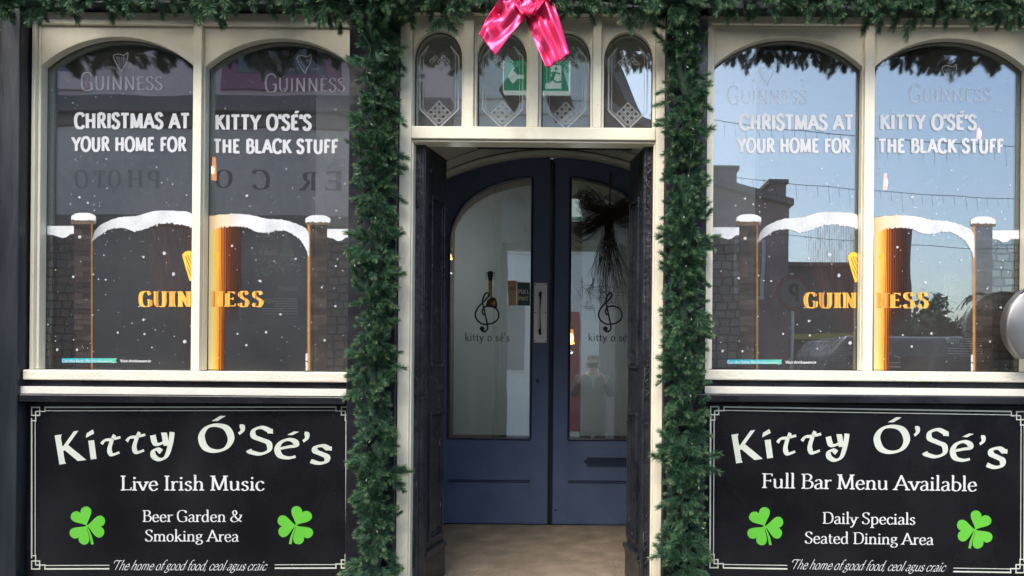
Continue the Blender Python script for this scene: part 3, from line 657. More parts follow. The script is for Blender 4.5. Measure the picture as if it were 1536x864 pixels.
# ------------------------------------------------------------------ window stickers
def print_mat():
    m = bpy.data.materials.new('printed_window_film'); m.use_nodes = True; t = m.node_tree; N = t.nodes; L = t.links; b = N['Principled BSDF']
    a = N.new('ShaderNodeAttribute'); a.attribute_name = 'print'; L.new(a.outputs['Color'], b.inputs['Base Color']); L.new(a.outputs['Alpha'], b.inputs['Alpha'])
    b.inputs['Roughness'].default_value = .5; b.inputs['Specular IOR Level'].default_value = .25
    return m
PRINT = print_mat()
GOLD = bpy.data.materials.new('gold_print'); GOLD.use_nodes = True
_n = GOLD.node_tree.nodes; _l = GOLD.node_tree.links; _t = _n.new('ShaderNodeTexCoord'); _w = _n.new('ShaderNodeTexNoise'); _m = _n.new('ShaderNodeMapping'); _m.inputs['Scale'].default_value = (110,1,.6); _w.inputs['Scale'].default_value = 1
_r = _n.new('ShaderNodeValToRGB'); _r.color_ramp.elements[0].position = .36; _r.color_ramp.elements[0].color = (.42,.14,.03,1); _r.color_ramp.elements[1].position = .56; _r.color_ramp.elements[1].color = (.95,.52,.08,1)
_l.new(_t.outputs['Object'], _m.inputs[0]); _l.new(_m.outputs[0], _w.inputs[0]); _l.new(_w.outputs[0], _r.inputs[0]); _l.new(_r.outputs[0], _n['Principled BSDF'].inputs['Base Color'])
ni = np.interp
def noise2(X_, Y_, s, seed):
    r = np.random.RandomState(seed); g = r.rand(64, 64)
    x, y = X_/s, Y_/s; x0, y0 = np.floor(x).astype(int), np.floor(y).astype(int); fx, fy = x-x0, y-y0
    fx, fy = fx*fx*(3-2*fx), fy*fy*(3-2*fy); g_ = lambda a, b: g[a % 64, b % 64]
    return (g_(x0,y0)*(1-fx)+g_(x0+1,y0)*fx)*(1-fy)+(g_(x0,y0+1)*(1-fx)+g_(x0+1,y0+1)*fx)*fy
def paint(x, y):
    """RGBA of the printed film; x, y in pixels of the left window crop (2.7 x), linear colours"""
    H, W_ = x.shape; rgb = np.zeros((H, W_, 3)); al = np.zeros((H, W_))
    def put(mask, c_):
        a = np.clip(mask, 0, 1)
        na = a+al*(1-a)
        for k in range(3):
            ck = c_[k] if np.isscalar(c_[k]) else c_[k]
            rgb[..., k] = np.where(na > 1e-4, (a*ck+al*(1-a)*rgb[..., k])/np.maximum(na, 1e-4), rgb[..., k])
        al[:] = na
    sm = lambda v, w_: np.clip(v/w_+.5, 0, 1)
    box = lambda a, b, c_, d_, e=2.5: sm(x-a,e)*sm(b-x,e)*sm(y-c_,e)*sm(d_-y,e)
    n1 = noise2(x, y, 22, 1); n2 = noise2(x, y, 7, 2); n3 = noise2(x*1.0, y, 55, 3)
    # stone walls at the outer sides
    for (a, b, yt) in ((180,300,200),(1325,1440,210)):
        yy_ = y+10*(noise2(x,y,30,12)-.5); row = np.floor(yy_/33); xx_ = x+10*(noise2(x,y,24,13)-.5)+(np.sin(row*12.9)*43758.5 % 1)*50; col = np.floor(xx_/44)
        tone = (np.sin(row*78.2+col*37.7)*4375.8) % 1; stone = sm(np.minimum(np.minimum(yy_ % 33, 33-yy_ % 33), np.minimum(xx_ % 44, 44-xx_ % 44))-3, 4)
        put(box(a,b,yt,745,3)*(.42-.25*stone*(1-.6*tone)), (.010+.10*stone*tone*n2, .009+.060*stone*tone*n2, .009+.042*stone*tone*n2))
    # brick pillars
    for (a, b, glow) in ((300,373,373),(1250,1325,1250)):
        row = np.floor((y-150)/21.5); off = (row % 2)*36; mort = np.minimum(sm(2.2-np.abs(((y-150) % 21.5)-1), 2.5)+sm(2-np.abs(((x-a+off) % 72)-1), 2.5), 1)
        bt = (np.sin(row*12.9+np.floor((x-a+off)/72)*78.2)*4375.8) % 1
        put(box(a,b,150,745)*.50, ((.060+.03*n2)*(.6+.8*bt)*(1-.5*mort), (.050+.02*n2)*(.6+.8*bt)*(1-.5*mort), (.045+.015*n2)*(.65+.7*bt)*(1-.5*mort)))
        g = np.exp(-((x-glow)/ (5.5 if glow > 900 else 4.5))**2)*sm(y-150,4)*sm(745-y,3)*np.where(x < (376 if glow < 900 else 2000), 1, 0)*np.where(x > (0 if glow < 900 else 1243), 1, 0)
        put(g*(.7 if glow > 900 else .38), (.62,.27+.1*n1,.10))
    for (a, b, t0, t1) in ((287,390,131,152),(1237,1338,140,155)):
        put(box(a,b,t0,t1)*.95, (.10+.05*n2,.075+.04*n2,.055+.03*n2)); put(box(a,b,t0,t0+4)*.6, (.35,.28,.2))
    # the pint glass: ribbed left half
    ribs = .5+.5*np.sin(x*2*math.pi/9.5+2*noise2(x,y*.1,14,6)); ends = ni(x, [590,620,680,780], [330,420,520,600])+60*(n1-.5)
    put(sm(x-590,60)*sm(781-x,2)*sm(y-150,6)*sm(ends-y,170)*(.02+.7*ribs**3*noise2(x, y*.15, 5, 9)), (.07+.12*ribs,.04+.055*ribs,.035+.04*ribs))
    put(sm(x-755,34)*sm(781-x,2)*sm(y-150,8)*sm(745-y,3)*.10, (.07,.035,.025))
    # right half: bright cream-yellow edge, orange, dark ribbed red brown
    wfac = ni(y, [130,420,520,745], [1,1,.92,.85])
    u = (x-845)/wfac
    fade = ni(y, [110,400,520,560], [1,1,.25,0])
    R_ = ni(u, [0,20,42,58,75,100,125], [.82,.84,.78,.46,.20,.10,.07]); G_ = ni(u, [0,20,42,58,75,100,125], [.74,.64,.34,.12,.05,.032,.028]); B_ = ni(u, [0,20,42,58,75,100,125], [.42,.17,.04,.02,.016,.014,.014])
    rb = np.where(u > 45, .35+1.1*ribs**2, 1)
    A_ = ni(u, [-4,0,45,62,74,100,125,135], [0,.97,.97,.95,.80,.72,.55,0]); A_low = ni(u, [-4,0,40,55,66,80], [0,.97,.97,.9,.45,0]); A2 = A_*fade+A_low*(1-fade)
    put(A2*sm(y-118,6)*sm(747-y,3), (R_*rb, G_*rb, B_*rb))
    # harp halves
    def pg(pts):
        ins = np.zeros_like(x, bool); m_ = len(pts)
        for i in range(m_):
            (x1_, y1_), (x2_, y2_) = pts[i], pts[(i+1) % m_]
            c_ = ((y1_ > y) != (y2_ > y)) & (x < (x2_-x1_)*(y-y1_)/((y2_-y1_) or 1e-9)+x1_)
            ins ^= c_
        return ins*1.0
    gold = (.86+.1*n2,.50+.1*n2,.07)
    hp = pg([(737,275),(752,262),(768,259),(781,268),(781,380),(768,382),(752,330)])
    st = sm(2.0-np.abs(((x-.42*y) % 11)-5.5), 2.0)*pg([(749,283),(765,275),(781,282),(781,360),(768,362),(758,325)])
    put(hp*(1-.8*st), gold)
    put(pg([(862,278),(876,264),(888,266),(885,330),(878,372),(868,382),(876,330),(876,286),(866,290)])*.85, (.85,.50,.05))
    # snow
    sh = .56+.20*n3+.10*n2
    snow = lambda m_, k=1: put(m_*k, (sh*.92, sh*.96, sh*1.0))
    t1 = ni(x, [372,385,405,440,480,520,560,590,620,650,680,715,750,768,781], [214,178,156,138,124,121,118,108,99,97,97,98,100,104,115])+3*(n2-.5)
    b1 = ni(x, [372,385,405,430,460,490,510,540,565,590,640,690,740,781], [224,212,197,180,168,166,171,182,180,170,151,148,155,167])+7*(n2-.5)
    snow(sm(x-374,10)*sm(782-x,2)*sm(y-t1,3)*sm(b1-y,3)*ni(x,[375,420,500],[.35,.7,.97]))
    t2 = ni(x, [842,850,870,890,960,1000,1030,1080,1140,1170,1200,1225,1240,1250,1252], [132,124,117,113,110,113,118,130,133,140,150,160,170,190,215])+3*(n2-.5)
    b2 = ni(x, [842,870,900,940,1000,1020,1040,1090,1110,1130,1160,1185,1210,1230,1244,1250], [186,173,164,160,165,175,184,188,182,176,179,192,210,235,265,285])+7*(n2-.5)
    m2 = sm(x-843,2)*sm(1252-x,4)*sm(y-t2,3)*sm(b2-y,3)
    snow(m2, .97)
    warm = ni(x, [843,870,930,990], [1,.9,.45,0]); put(m2*warm*.85, (.90,.62,.26))
    for (a, b, t0, b0) in ((288,388,106,136),(1237,1338,115,144)):
        mid = (a+b)/2; top = t0+14*np.abs((x-mid)/((b-a)/2))**3.2
        snow(sm(x-a,3)*sm(b-x,3)*sm(y-top,2.5)*sm(b0+2*(n2-.5)*4-y,2.5))
    for (a, b, t0, xs_, ys_) in ((176,299,159,[176,215,240,255,270,285,300],[192,196,204,208,204,192,190]), (1325,1440,171,[1325,1350,1365,1385,1400,1440],[205,210,220,218,206,206])):
        snow(sm(x-a,2)*sm(b-x,2)*sm(y-t0,2.5)*sm(ni(x,xs_,ys_)-y,3))
    snow(sm(x-1238,3)*sm(1246-x,3)*sm(y-675,4)*sm(746-y,4)*sm(n2-.3,.3)*.9)
    # teal banner
    tip = 475-7*(1-np.abs((y-704)/9))
    g_ = ni(x, [250,360,475], [0,.3,1]); put(sm(x-250,2)*sm(tip-x,2)*sm(y-695,2)*sm(713-y,2), (.02+.10*g_,.36+.10*g_,.50-.16*g_))
    return rgb, al
def film_mesh(name, xa, xb):
    step = 1.15*2.7/2; Y = .0455
    xs = np.arange(xa, xb+.01, step); ys = np.arange(92, 748.5, step)
    X_, Y_ = np.meshgrid(xs, ys); rgb, al = paint(X_, Y_)
    H, W_ = X_.shape; idx = np.arange(H*W_).reshape(H, W_)
    amax = np.maximum.reduce([al[:-1,:-1], al[1:,:-1], al[:-1,1:], al[1:,1:]])
    keep = amax > .01
    q = np.stack([idx[:-1,:-1], idx[1:,:-1], idx[1:,1:], idx[:-1,1:]], -1)[keep]
    used = np.unique(q); mp_ = -np.ones(H*W_, int); mp_[used] = np.arange(len(used)); q = mp_[q]
    fx_, fy_ = X_.ravel()[used]/2.7, Y_.ravel()[used]/2.7+280
    k = (D+Y)/F; dx, dy = fx_-CX, CY-fy_; c_, s_ = math.cos(ROLL), math.sin(ROLL)
    co = np.stack([(dx*c_-dy*s_)*k, np.full_like(dx, Y), EYE+(dx*s_+dy*c_)*k], -1)
    me = bpy.data.meshes.new(name); me.from_pydata(co.tolist(), [], q.tolist()); me.update()
    at = me.color_attributes.new('print', 'FLOAT_COLOR', 'POINT')
    at.data.foreach_set('color', np.concatenate([rgb.reshape(-1,3)[used], al.ravel()[used][:,None]], -1).ravel().astype(np.float32))
    me.materials.append(PRINT); return me
YF = .0448
SAN = dict(T=24, t=19, phi=0, serif=False, track=3, space=22)
fl_rand = random.Random(3)
flakes = []
known = [(665,270,9),(703,354,9),(581,285,6),(297,365,7),(428,377,5),(323,204,8),(1053,382,8),(940,240,7),(1198,292,6),(1390,72,0),(748,628,9),(581,539,6),(998,642,6),(1078,589,7),(1304,408,5),(1358,484,6),(312,661,6),(232,660,7),(477,591,5),(322,43,6),(356,66,5),(404,65,3),(404,78,3),(285,71,4),(1000,37,7),(585,597,6),(636,158,5),(378,355,4),(225,337,4),(194,558,5),(1136,517,6),(615,651,4),(706,606,4),(1315,622,6),(962,596,5),(1360,322,5)]
for (a, b, r_) in known:
    if r_: flakes.append((a/2.7, b/2.7+280, r_/2.7*.78))
for _ in range(300):
    x_ = fl_rand.choice([fl_rand.uniform(74,286), fl_rand.uniform(316,526)]); y_ = fl_rand.uniform(110,550)
    if 165 < y_ < 232 and fl_rand.random() < .7: continue
    flakes.append((x_, y_, fl_rand.choice([.5,.6,.7,.8,1.1])))
FLM = film('snowflake_print', (.72,.75,.80), .70)
lf, rf = film_mesh('snow_scene_film', 184, 781), film_mesh('snow_scene_film', 843, 1434)
def sticker(label, dx, dy, logos, rows, rdy):
    r = thing('window_sticker', label, 'window sticker', (PX(300+dx,550,YF), YF, PZ(550,300+dx,YF)), 'snowy pint stickers on the windows')
    (x1_, z1_), (x0_, z0_) = P(300+dx,300+dy,.0455), P(300,300,.0455)
    for me in (lf, rf):
        o = bpy.data.objects.new('snow_scene_film', me); C.objects.link(o); o.parent = r; o.matrix_parent_inverse = Matrix.Translation(-r.location); o.location = (x1_-x0_, 0, z1_-z0_)
    for (s, a, b, ya, yb, cap) in rows:
        letters('headline_letter', WHITE, r, s, a, b, ya, yb, cap, YF, xs=.62, **SAN)
    # gold stencil name, the middle hidden by the mullion
    for (s, a, b) in (('G',560,617),('U',620,678),('I',682,712),('N',716,775),('N',852,904),('E',908,956),('S',962,1011),('S',1019,1068)):
        m_ = MB(); g = glyph_polys(CAPS[s][1], 27, 7, 0, True, 17)
        us = [p[0] for q in g for p in q]; u0, u1 = min(us), max(us)
        for i, q in enumerate(g):
            W_ = [P(dx+(a+(p[0]-u0)/(u1-u0)*(b-a))/2.7, dy+280+(486-max(-6,min(106,p[1]))*.62)/2.7, YF) for p in q]
            m_.poly([(w_[0], YF-(i%7)*.00004, w_[1]) for w_ in W_])
        m_.build('gold_letter', GOLD, r)
    m_ = MB(); pxtext(m_, 'Get the facts. Be', dx+93.5, dx+135, dy+543.3, dy+543.3, 4.2, YF-.0003, T=14, t=9, phi=0, serif=False); pxtext(m_, 'drinkaware', dx+137, dx+168, dy+543.3, dy+543.3, 3.9, YF-.0003, T=9, t=7, phi=0, serif=False)
    pxtext(m_, 'Visit drinkaware.ie', dx+180, dx+226.5, dy+543.3, dy+543.3, 4.4, YF, T=16, t=11, phi=0, serif=False); m_.build('small_print', WHITE, r, kind='stuff')
    m_ = MB()
    for (x_, y_, rad) in flakes:
        n = 8 if rad > 1.4 else 5; a0 = x_; X_, Z_ = P(x_+dx, y_+dy, YF)
        m_.poly([(X_+rad*(1+.25*math.sin(q*2.1+x_))*math.cos(2*math.pi*q/n)*(D/F), YF-.0004, Z_+rad*(1+.2*math.cos(q*1.7+y_))*math.sin(2*math.pi*q/n)*(D/F)) for q in range(n)])
    m_.build('snowflake_print', FLM, r, kind='stuff')
    for (a, b, yb) in logos:
        m_ = MB(); pl = []
        big, w1 = text_polys('G', T=13, t=7, phi=0, track=2, serif=False); small, w2 = text_polys('UINNESS', T=13, t=7, phi=0, track=5, serif=False)
        pl = [[(p[0], p[1]*1.15-6) for p in q] for q in big]+[[(w1+4+p[0]*.86, p[1]*.84) for p in q] for q in small]
        lay(m_, pl, 0, 1, 24*(D+YF)/F, P(a,yb,YF), P(b,yb+.6,YF), YF)
        c_ = (a+b)/2-3
        for (s, u0, u1) in (('ESTD',c_-20,c_-7),('1759',c_+12,c_+24)): pxtext(m_, s, u0, u1, yb-31, yb-31, 4, YF, T=10, t=8, phi=0, serif=False)
        # harp
        hp = [(0,0),(-9,16),(-11,24),(-4,27),(5,25),(10,29),(9,16),(2,2)]
        pts = catmull([(c_+2+p[0], yb-28-p[1]*.95) for p in hp], True, 4)
        for q in range(len(pts)):
            A_, B_ = P(pts[q].x,pts[q].y,YF), P(pts[(q+1)%len(pts)].x,pts[(q+1)%len(pts)].y,YF); d = Vector((B_[0]-A_[0],B_[1]-A_[1])).normalized(); n = Vector((-d.y,d.x))*.0022
            m_.poly([(A_[0]+n.x,YF,A_[1]+n.y),(B_[0]+n.x,YF,B_[1]+n.y),(B_[0]-n.x,YF,B_[1]-n.y),(A_[0]-n.x,YF,A_[1]-n.y)])
        for q in range(5):
            A_, B_ = P(c_-6+q*3, yb-50+q*.6,YF), P(c_-3+q*1.8,yb-42+q*5,YF); m_.poly([(A_[0]-.0008,YF,A_[1]),(A_[0]+.0008,YF,A_[1]),(B_[0]+.0008,YF,B_[1]),(B_[0]-.0008,YF,B_[1])])
        m_.build('etched_logo', ETCHW, r, kind='stuff')
sticker('snowy pint and Christmas greeting sticker across the left window', 0, 0, [(120.8,244,134.5),(397,518,137)],
        [('CHRISTMAS AT',110.8,283.4,192.3,192.5,22.3),('YOUR HOME FOR',106.5,280.3,226.2,226.8,20.4),("KITTY O'SÉ'S",322.8,467.6,194.3,194.8,22),('THE BLACK STUFF',320.8,507,229.2,229.8,20.2)], 0)
sticker('snowy pint and Christmas greeting sticker across the right window', 998, 2, [(1090.8,1211,154.5),(1364,1487,152)],
        [('CHRISTMAS AT',1108.3,1279.2,194.2,194.5,22),('YOUR HOME FOR',1104.8,1276.3,228.3,228.7,20.3),("KITTY O'SÉ'S",1320.2,1465.5,193.8,194.2,21.5),('THE BLACK STUFF',1318,1505.5,228.7,229,20.2)], 0)

# ------------------------------------------------------------------ garlands
def needle_mat(name, g0, g1, tip):
    m = bpy.data.materials.new(name); m.use_nodes = True; t = m.node_tree; N = t.nodes; L = t.links; b = N['Principled BSDF']
    oi = N.new('ShaderNodeObjectInfo'); at = N.new('ShaderNodeAttribute'); at.attribute_name = 'tone'
    x = N.new('ShaderNodeMix'); x.data_type = 'RGBA'; x.inputs[6].default_value = (*g0,1); x.inputs[7].default_value = (*g1,1); L.new(oi.outputs['Random'], x.inputs[0])
    y = N.new('ShaderNodeMix'); y.data_type = 'RGBA'; y.inputs[7].default_value = (*tip,1); L.new(x.outputs[2], y.inputs[6]); L.new(at.outputs['Fac'], y.inputs[0])
    L.new(y.outputs[2], b.inputs['Base Color']); b.inputs['Roughness'].default_value = .42; b.inputs['Specular IOR Level'].default_value = .5
    return m
NEEDLE = needle_mat('pine_needle', (.019,.076,.045), (.060,.160,.082), (.30,.38,.15))
def sprig_mesh(seed, n=120, ln=.075):
    r = random.Random(seed); v = []; f = []; tone = []
    bend = r.uniform(-.25,.25)
    def stem(t): return Vector((bend*t*t*ln, .3*bend*t*ln, t*ln))
    for i in range(n):
        t = r.random()**.8; p = stem(t); a = r.uniform(0, 2*math.pi); op = math.radians(r.uniform(28,75)*(1-.55*t))
        L_ = r.uniform(.027,.044)*(1.05-.35*t); d = Vector((math.cos(a)*math.sin(op), math.sin(a)*math.sin(op), math.cos(op)))
        d.z -= .02; s_ = d.cross(Vector((r.uniform(-1,1), r.uniform(-1,1), r.uniform(-1,1)))).normalized()*r.uniform(.0006,.0009)
        b = len(v); mid = p+d*L_*.55+Vector((0,0,.002)); e = p+d*L_
        v += [tuple(p-s_*.6), tuple(p+s_*.6), tuple(mid+s_), tuple(mid-s_), tuple(e)]
        f += [(b,b+1,b+2,b+3),(b+3,b+2,b+4)]
        yl = .7 if (t > .86 and r.random() < .55) else (.25 if r.random() < .15 else 0)
        tone += [yl*.6,yl*.6,yl*.8,yl*.8,yl]
    # twig
    b = len(v)
    for i in range(5):
        t = i/4; p = stem(t)
        for k in range(3): v.append((p.x+.0012*math.cos(k*2.1), p.y+.0012*math.sin(k*2.1), p.z)); tone.append(.5)
    for i in range(4):
        for k in range(3): f.append((b+i*3+k, b+i*3+(k+1)%3, b+(i+1)*3+(k+1)%3, b+(i+1)*3+k))
    me = bpy.data.meshes.new('sprig'); me.from_pydata(v, [], f); me.update()
    at = me.attributes.new('tone', 'FLOAT', 'POINT'); at.data.foreach_set('value', tone); me.materials.append(NEEDLE); return me
SPR = [sprig_mesh(s, 210, random.uniform(.055,.085)) for s in range(9)]
TWIG = mat('garland_core', (.02,.05,.03), .8, var=.3)
def basis(z):
    z = z.normalized(); x = z.cross(Vector((.3,1,.2))).normalized(); return Matrix((x, z.cross(x), z)).transposed()
def garland(label, path, hw, hd, n, seed, hang=0.0):
    """path: core line; hw half width in the wall plane, hd depth"""
    r = random.Random(seed); root = thing('garland', label, 'garland', path[0], 'green garlands round the doorway')
    pts = [Vector(p) for p in path]; seg = [(pts[i+1]-pts[i]).length for i in range(len(pts)-1)]; tot = sum(seg)
    def at(t):
        d = t*tot
        for i, s_ in enumerate(seg):
            if d <= s_ or i == len(seg)-1: return pts[i].lerp(pts[i+1], min(1,d/s_)), (pts[i+1]-pts[i]).normalized()
            d -= s_
    core = MB()
    core.tube([at(i/60)[0]+Vector((r.uniform(-.012,.012),.0,r.uniform(-.006,.006))) for i in range(61)], .044 if hang else .022, 9); core.build('core', TWIG, root)
    fv = []; ff = []; ft = []
    def put(M, me):
        b = len(fv); fv.extend([tuple(M @ v.co) for v in me.vertices]); ff.extend([tuple(b+i for i in p.vertices) for p in me.polygons]); ft.extend([a.value for a in me.attributes['tone'].data])
    def pose(t, outer):
        c_, tg = at(t); side = tg.cross(Vector((0,-1,0))).normalized(); a = r.uniform(-math.pi*.62, math.pi*.62) if outer else r.uniform(-math.pi, math.pi)
        fwd = Vector((0,-1,0)); rad = fwd*math.cos(a)+side*math.sin(a)
        lump = 1+.12*math.sin(t*tot*13+seed)+.10*math.sin(t*tot*31+seed*2)
        k_ = r.uniform(.25,.62) if outer else r.uniform(.0,.3)
        o = c_+side*math.sin(a)*hw*k_*lump+fwd*math.cos(a)*hd*k_
        d = rad*1.0+tg*r.uniform(-.9,.9)+Vector((0,0,-hang-.12))+Vector((r.gauss(0,.25),r.gauss(0,.2),r.gauss(0,.25)))
        S = (hw/.115)*r.uniform(.78,1.15)*lump
        return Matrix.Translation(o) @ (basis(d) @ Matrix.Rotation(r.uniform(0,6.28),3,'Z')).to_4x4() @ Matrix.Scale(S,4)
    for i in range(n):
        me = SPR[r.randrange(len(SPR))]; o = bpy.data.objects.new('sprig', me); C.objects.link(o); o.parent = root; o.matrix_parent_inverse = Matrix.Translation(-root.location)
        o.matrix_basis = pose((i+r.random())/n, True)
    for i in range(int(n*1.5)): put(pose((i+r.random())/n, False), SPR[r.randrange(len(SPR))])
    for i in range(330 if hang else 0): put(pose((i+r.random())/330, True), SPR[r.randrange(len(SPR))])
    me = bpy.data.meshes.new('inner_needles'); me.from_pydata(fv, [], ff); me.update(); a = me.attributes.new('tone','FLOAT','POINT'); a.data.foreach_set('value', ft); me.materials.append(NEEDLE)
    o = bpy.data.objects.new('inner_needles', me); C.objects.link(o); o.parent = root; o.matrix_parent_inverse = Matrix.Translation(-root.location); o['kind'] = 'stuff'
YG = -.14
gl_ = [P(x,y,YG) for (x,y) in ((570,-30),(566,60),(568,150),(564,250),(566,350),(562,450),(560,540),(562,620),(566,700),(562,800),(564,900))]
gr_ = [P(x,y,YG) for (x,y) in ((1024,-30),(1024,60),(1030,150),(1026,250),(1030,350),(1027,450),(1028,540),(1030,620),(1030,700),(1028,800),(1028,900))]
garland('thick green artificial fir garland hanging down left of the doorway', [(x,YG+.02,z) for x,z in gl_], .112, .085, 300, 11)
garland('thick green artificial fir garland hanging down right of the doorway', [(x,YG+.02,z) for x,z in gr_], .112, .085, 300, 12)
gt_ = [P(x,y-13,-.20) for (x,y) in ((-40,4),(60,10),(130,-2),(220,-4),(320,2),(400,-4),(480,6),(560,0),(640,8),(700,-2),(770,-6),(840,-4),(900,0),(960,6),(1030,6),(1100,-4),(1200,-2),(1270,4),(1340,10),(1400,12),(1470,10),(1580,8))]
garland('long green artificial fir garland along the fascia above windows and door', [(x,-.20,z) for x,z in gt_], .118, .105, 300, 13, .45)
# second layer of the top garland (hangs lower here and there)
# ------------------------------------------------------------------ light strings on the garlands
CABLE = mat('dark_green_cable', (.008,.02,.014), .7, spec=.2)
BULB = mat('clear_bulb', (.25,.27,.22), .4)
def cable(label, pts, seed, nb):
    r = random.Random(seed); root = thing('light_string', label, 'fairy lights', pts[0], 'fairy light strings in the garlands')
    cp = []
    for i in range(len(pts)-1):
        a, b = Vector(pts[i]), Vector(pts[i+1])
        for k in range(6): cp.append(a.lerp(b, k/6)+Vector((r.gauss(0,.022), r.gauss(-.02,.015), r.gauss(0,.014))))
    cp = catmull([tuple(c_) for c_ in cp], False, 3) if False else cp
    MB().tube(cp, .0021, 4).build('cable', CABLE, root)
    for i in range(nb):
        p = cp[int((i+.5)/nb*len(cp))]; d = Vector((r.gauss(0,.5), -.6, r.gauss(-.3,.5))).normalized()
        o = MB().tube([p, p+d*.012], .003, 6).build('bulb_socket', CABLE, root)
        MB().tube([p+d*.012, p+d*.022], .0024, 6, .001).build('bulb', BULB, o)
cable('dark fairy light cable woven through the left upright garland', [(x,YG-.075,z) for x,z in gl_], 3, 14)
cable('dark fairy light cable woven through the right upright garland', [(x,YG-.075,z) for x,z in gr_], 4, 14)
cable('dark fairy light cable drooping under the top garland', [(x,-.27,z-.035) for x,z in gt_], 5, 16)

# ------------------------------------------------------------------ pink bow
BACKM = mat('ribbon_back', (.10,.085,.085), .6)
BOWM = mat('pink_foil_ribbon', (.92,.055,.185), .28, metal=.6, var=.08, vscale=6, bump=.06, bscale=40)
YBW = -.31
bow = thing('ribbon_bow', 'shiny pink foil ribbon bow hanging from the top garland over the door', 'bow', (PX(788,10,YBW), YBW, PZ(20,788,YBW)))
def ribbon(name, L_, R_, amp, nw, seed, crush=0, crease=()):
    """surface between two edge polylines (photo px), with folds"""
    nu, nv = 34, 44; mb = MB(); r = random.Random(seed); ph = [r.uniform(0,6.28) for _ in range(6)]
    def along(pl, t):
        k = t*(len(pl)-1); i = min(int(k), len(pl)-2); f = k-i; a, b = pl[i], pl[i+1]; return (a[0]+(b[0]-a[0])*f, a[1]+(b[1]-a[1])*f)
    for j in range(nv+1):
        t = j/nv; a, b = along(L_, t), along(R_, t)
        for i in range(nu+1):
            u = i/nu; px_, py_ = a[0]+(b[0]-a[0])*u, a[1]+(b[1]-a[1])*u
            gather = (1-t)**1.5
            y = amp*math.sin(nw*math.pi*2*u+ph[0]+1.2*math.sin(3*t+ph[1]))*(.55+.6*gather)
            y += amp*.32*math.sin(nw*math.pi*4.3*u+ph[2]+2.0*t)*(.2+gather)
            y += .014*math.sin(5*t+2.5*u+ph[3])+.003*math.sin(13*t-5*u+ph[4])+.016*abs(math.sin(2.6*t+3*u+ph[5]))
            for (u0, t0, s_, w_) in crease: y += s_*math.exp(-(((u-u0)/w_)**2+((t-t0)/(w_*.55))**2))
            y -= .035*t
            x, z = P(px_, py_, YBW+.03); mb.v.append((x, YBW+.03+y, z))
    for j in range(nv):
        for i in range(nu):
            b0 = j*(nu+1)+i; mb.f.append((b0, b0+1, b0+nu+2, b0+nu+1))
    o = mb.build(name, BOWM, bow, smooth=True); md = o.modifiers.new('s','SOLIDIFY'); md.thickness = .0016; md.offset = 1
    if name == 'ribbon_tail': o.data.materials.append(BACKM); md.material_offset = 1
    return o
ribbon('ribbon_tail', [(765,-14),(748,3),(732,27),(718,51)], [(790,10),(787,28),(765,58),(744,89)], .011, 1.6, 21, crease=((.2,.45,.03,.22),(.35,.85,-.03,.25),(.75,.35,-.025,.25)))
ribbon('ribbon_tail', [(784,6),(789,28),(803,66),(820,108)], [(822,-14),(831,4),(843,42),(855,84)], .013, 2.2, 22, crease=((.1,.5,-.025,.18),(.2,.85,.025,.2)))
ribbon('ribbon_loop', [(792,22),(770,8),(752,0),(730,-25)], [(797,4),(778,-12),(765,-25),(745,-48)], .016, 1.4, 23)
ribbon('ribbon_loop', [(786,6),(804,-8),(820,-20),(836,-44)], [(792,24),(812,12),(828,2),(852,-22)], .016, 1.5, 24)
kb = MB(); kb.ball((PX(790,12,YBW-.02), YBW-.0, PZ(12,790,YBW)), .033, 20, .6, 1.1); ko = kb.build('knot', BOWM, bow, smooth=True)
_tx = bpy.data.textures.new('crumple', 'CLOUDS'); _tx.noise_scale = .025; _d = ko.modifiers.new('d','DISPLACE'); _d.texture = _tx; _d.strength = .03
for (a, b, c_, s_) in (((784,-6),(778,8),(790,30),31),((800,-8),(806,10),(796,32),32)):
    ribbon('knot_fold', [(a[0]-6,a[1]),(b[0]-5,b[1]),(c_[0]-7,c_[1])], [(a[0]+10,a[1]),(b[0]+12,b[1]),(c_[0]+7,c_[1])], .010, 1.4, s_).location.y = -.03

# ------------------------------------------------------------------ twig bow on the right inner door
TWG = mat('black_brown_twig', (.045,.032,.026), .55, var=.4, vscale=40)
YT = YD-.055
tb = thing('twig_bow', 'dark bow of bundled twigs hanging on the right inner door', 'twig bow', (PX(914,320,YT), YT, PZ(320,914,YT)))
rt = random.Random(9)
def twigs(name, n, fn, r_=.0012):
    m_ = MB()
    for _ in range(n):
        pts = fn(); W_ = []
        for (x_, y_, d_) in pts: X_, Z_ = P(x_, y_, YT-d_); W_.append((X_, YT-d_, Z_))
        m_.tube(W_, r_*rt.uniform(.7,1.3), 4, r_*.5, False)
    m_.build(name, TWG, tb, kind='stuff')
def loopf(ang, ln, spread):
    def f():
        L_ = ln*rt.uniform(.6,1.05); w_ = rt.uniform(.1,1)*spread*1.9; x0, y0 = 914+rt.gauss(0,3), 324+rt.gauss(0,4); out = []
        for (s_, k_) in ((0,0),(.35,.75),(.7,1),(.95,.75),(1.02,.1),(.93,-.6),(.65,-1),(.3,-.7),(.02,0)):
            a = math.radians(ang+k_*w_); out.append((x0+math.cos(a)*L_*s_+rt.gauss(0,1.2), y0-math.sin(a)*L_*s_+rt.gauss(0,1.2), .02+.03*s_+rt.uniform(0,.015)))
        return out[:rt.choice([6,9,9])]
    return f
twigs('twig_loop', 75, loopf(140, 54, 14), .0016); twigs('twig_loop', 75, loopf(203, 58, 13), .0016); twigs('twig_loop', 70, loopf(25, 40, 18), .0016); twigs('twig_loop', 50, loopf(-12, 40, 16), .0016)
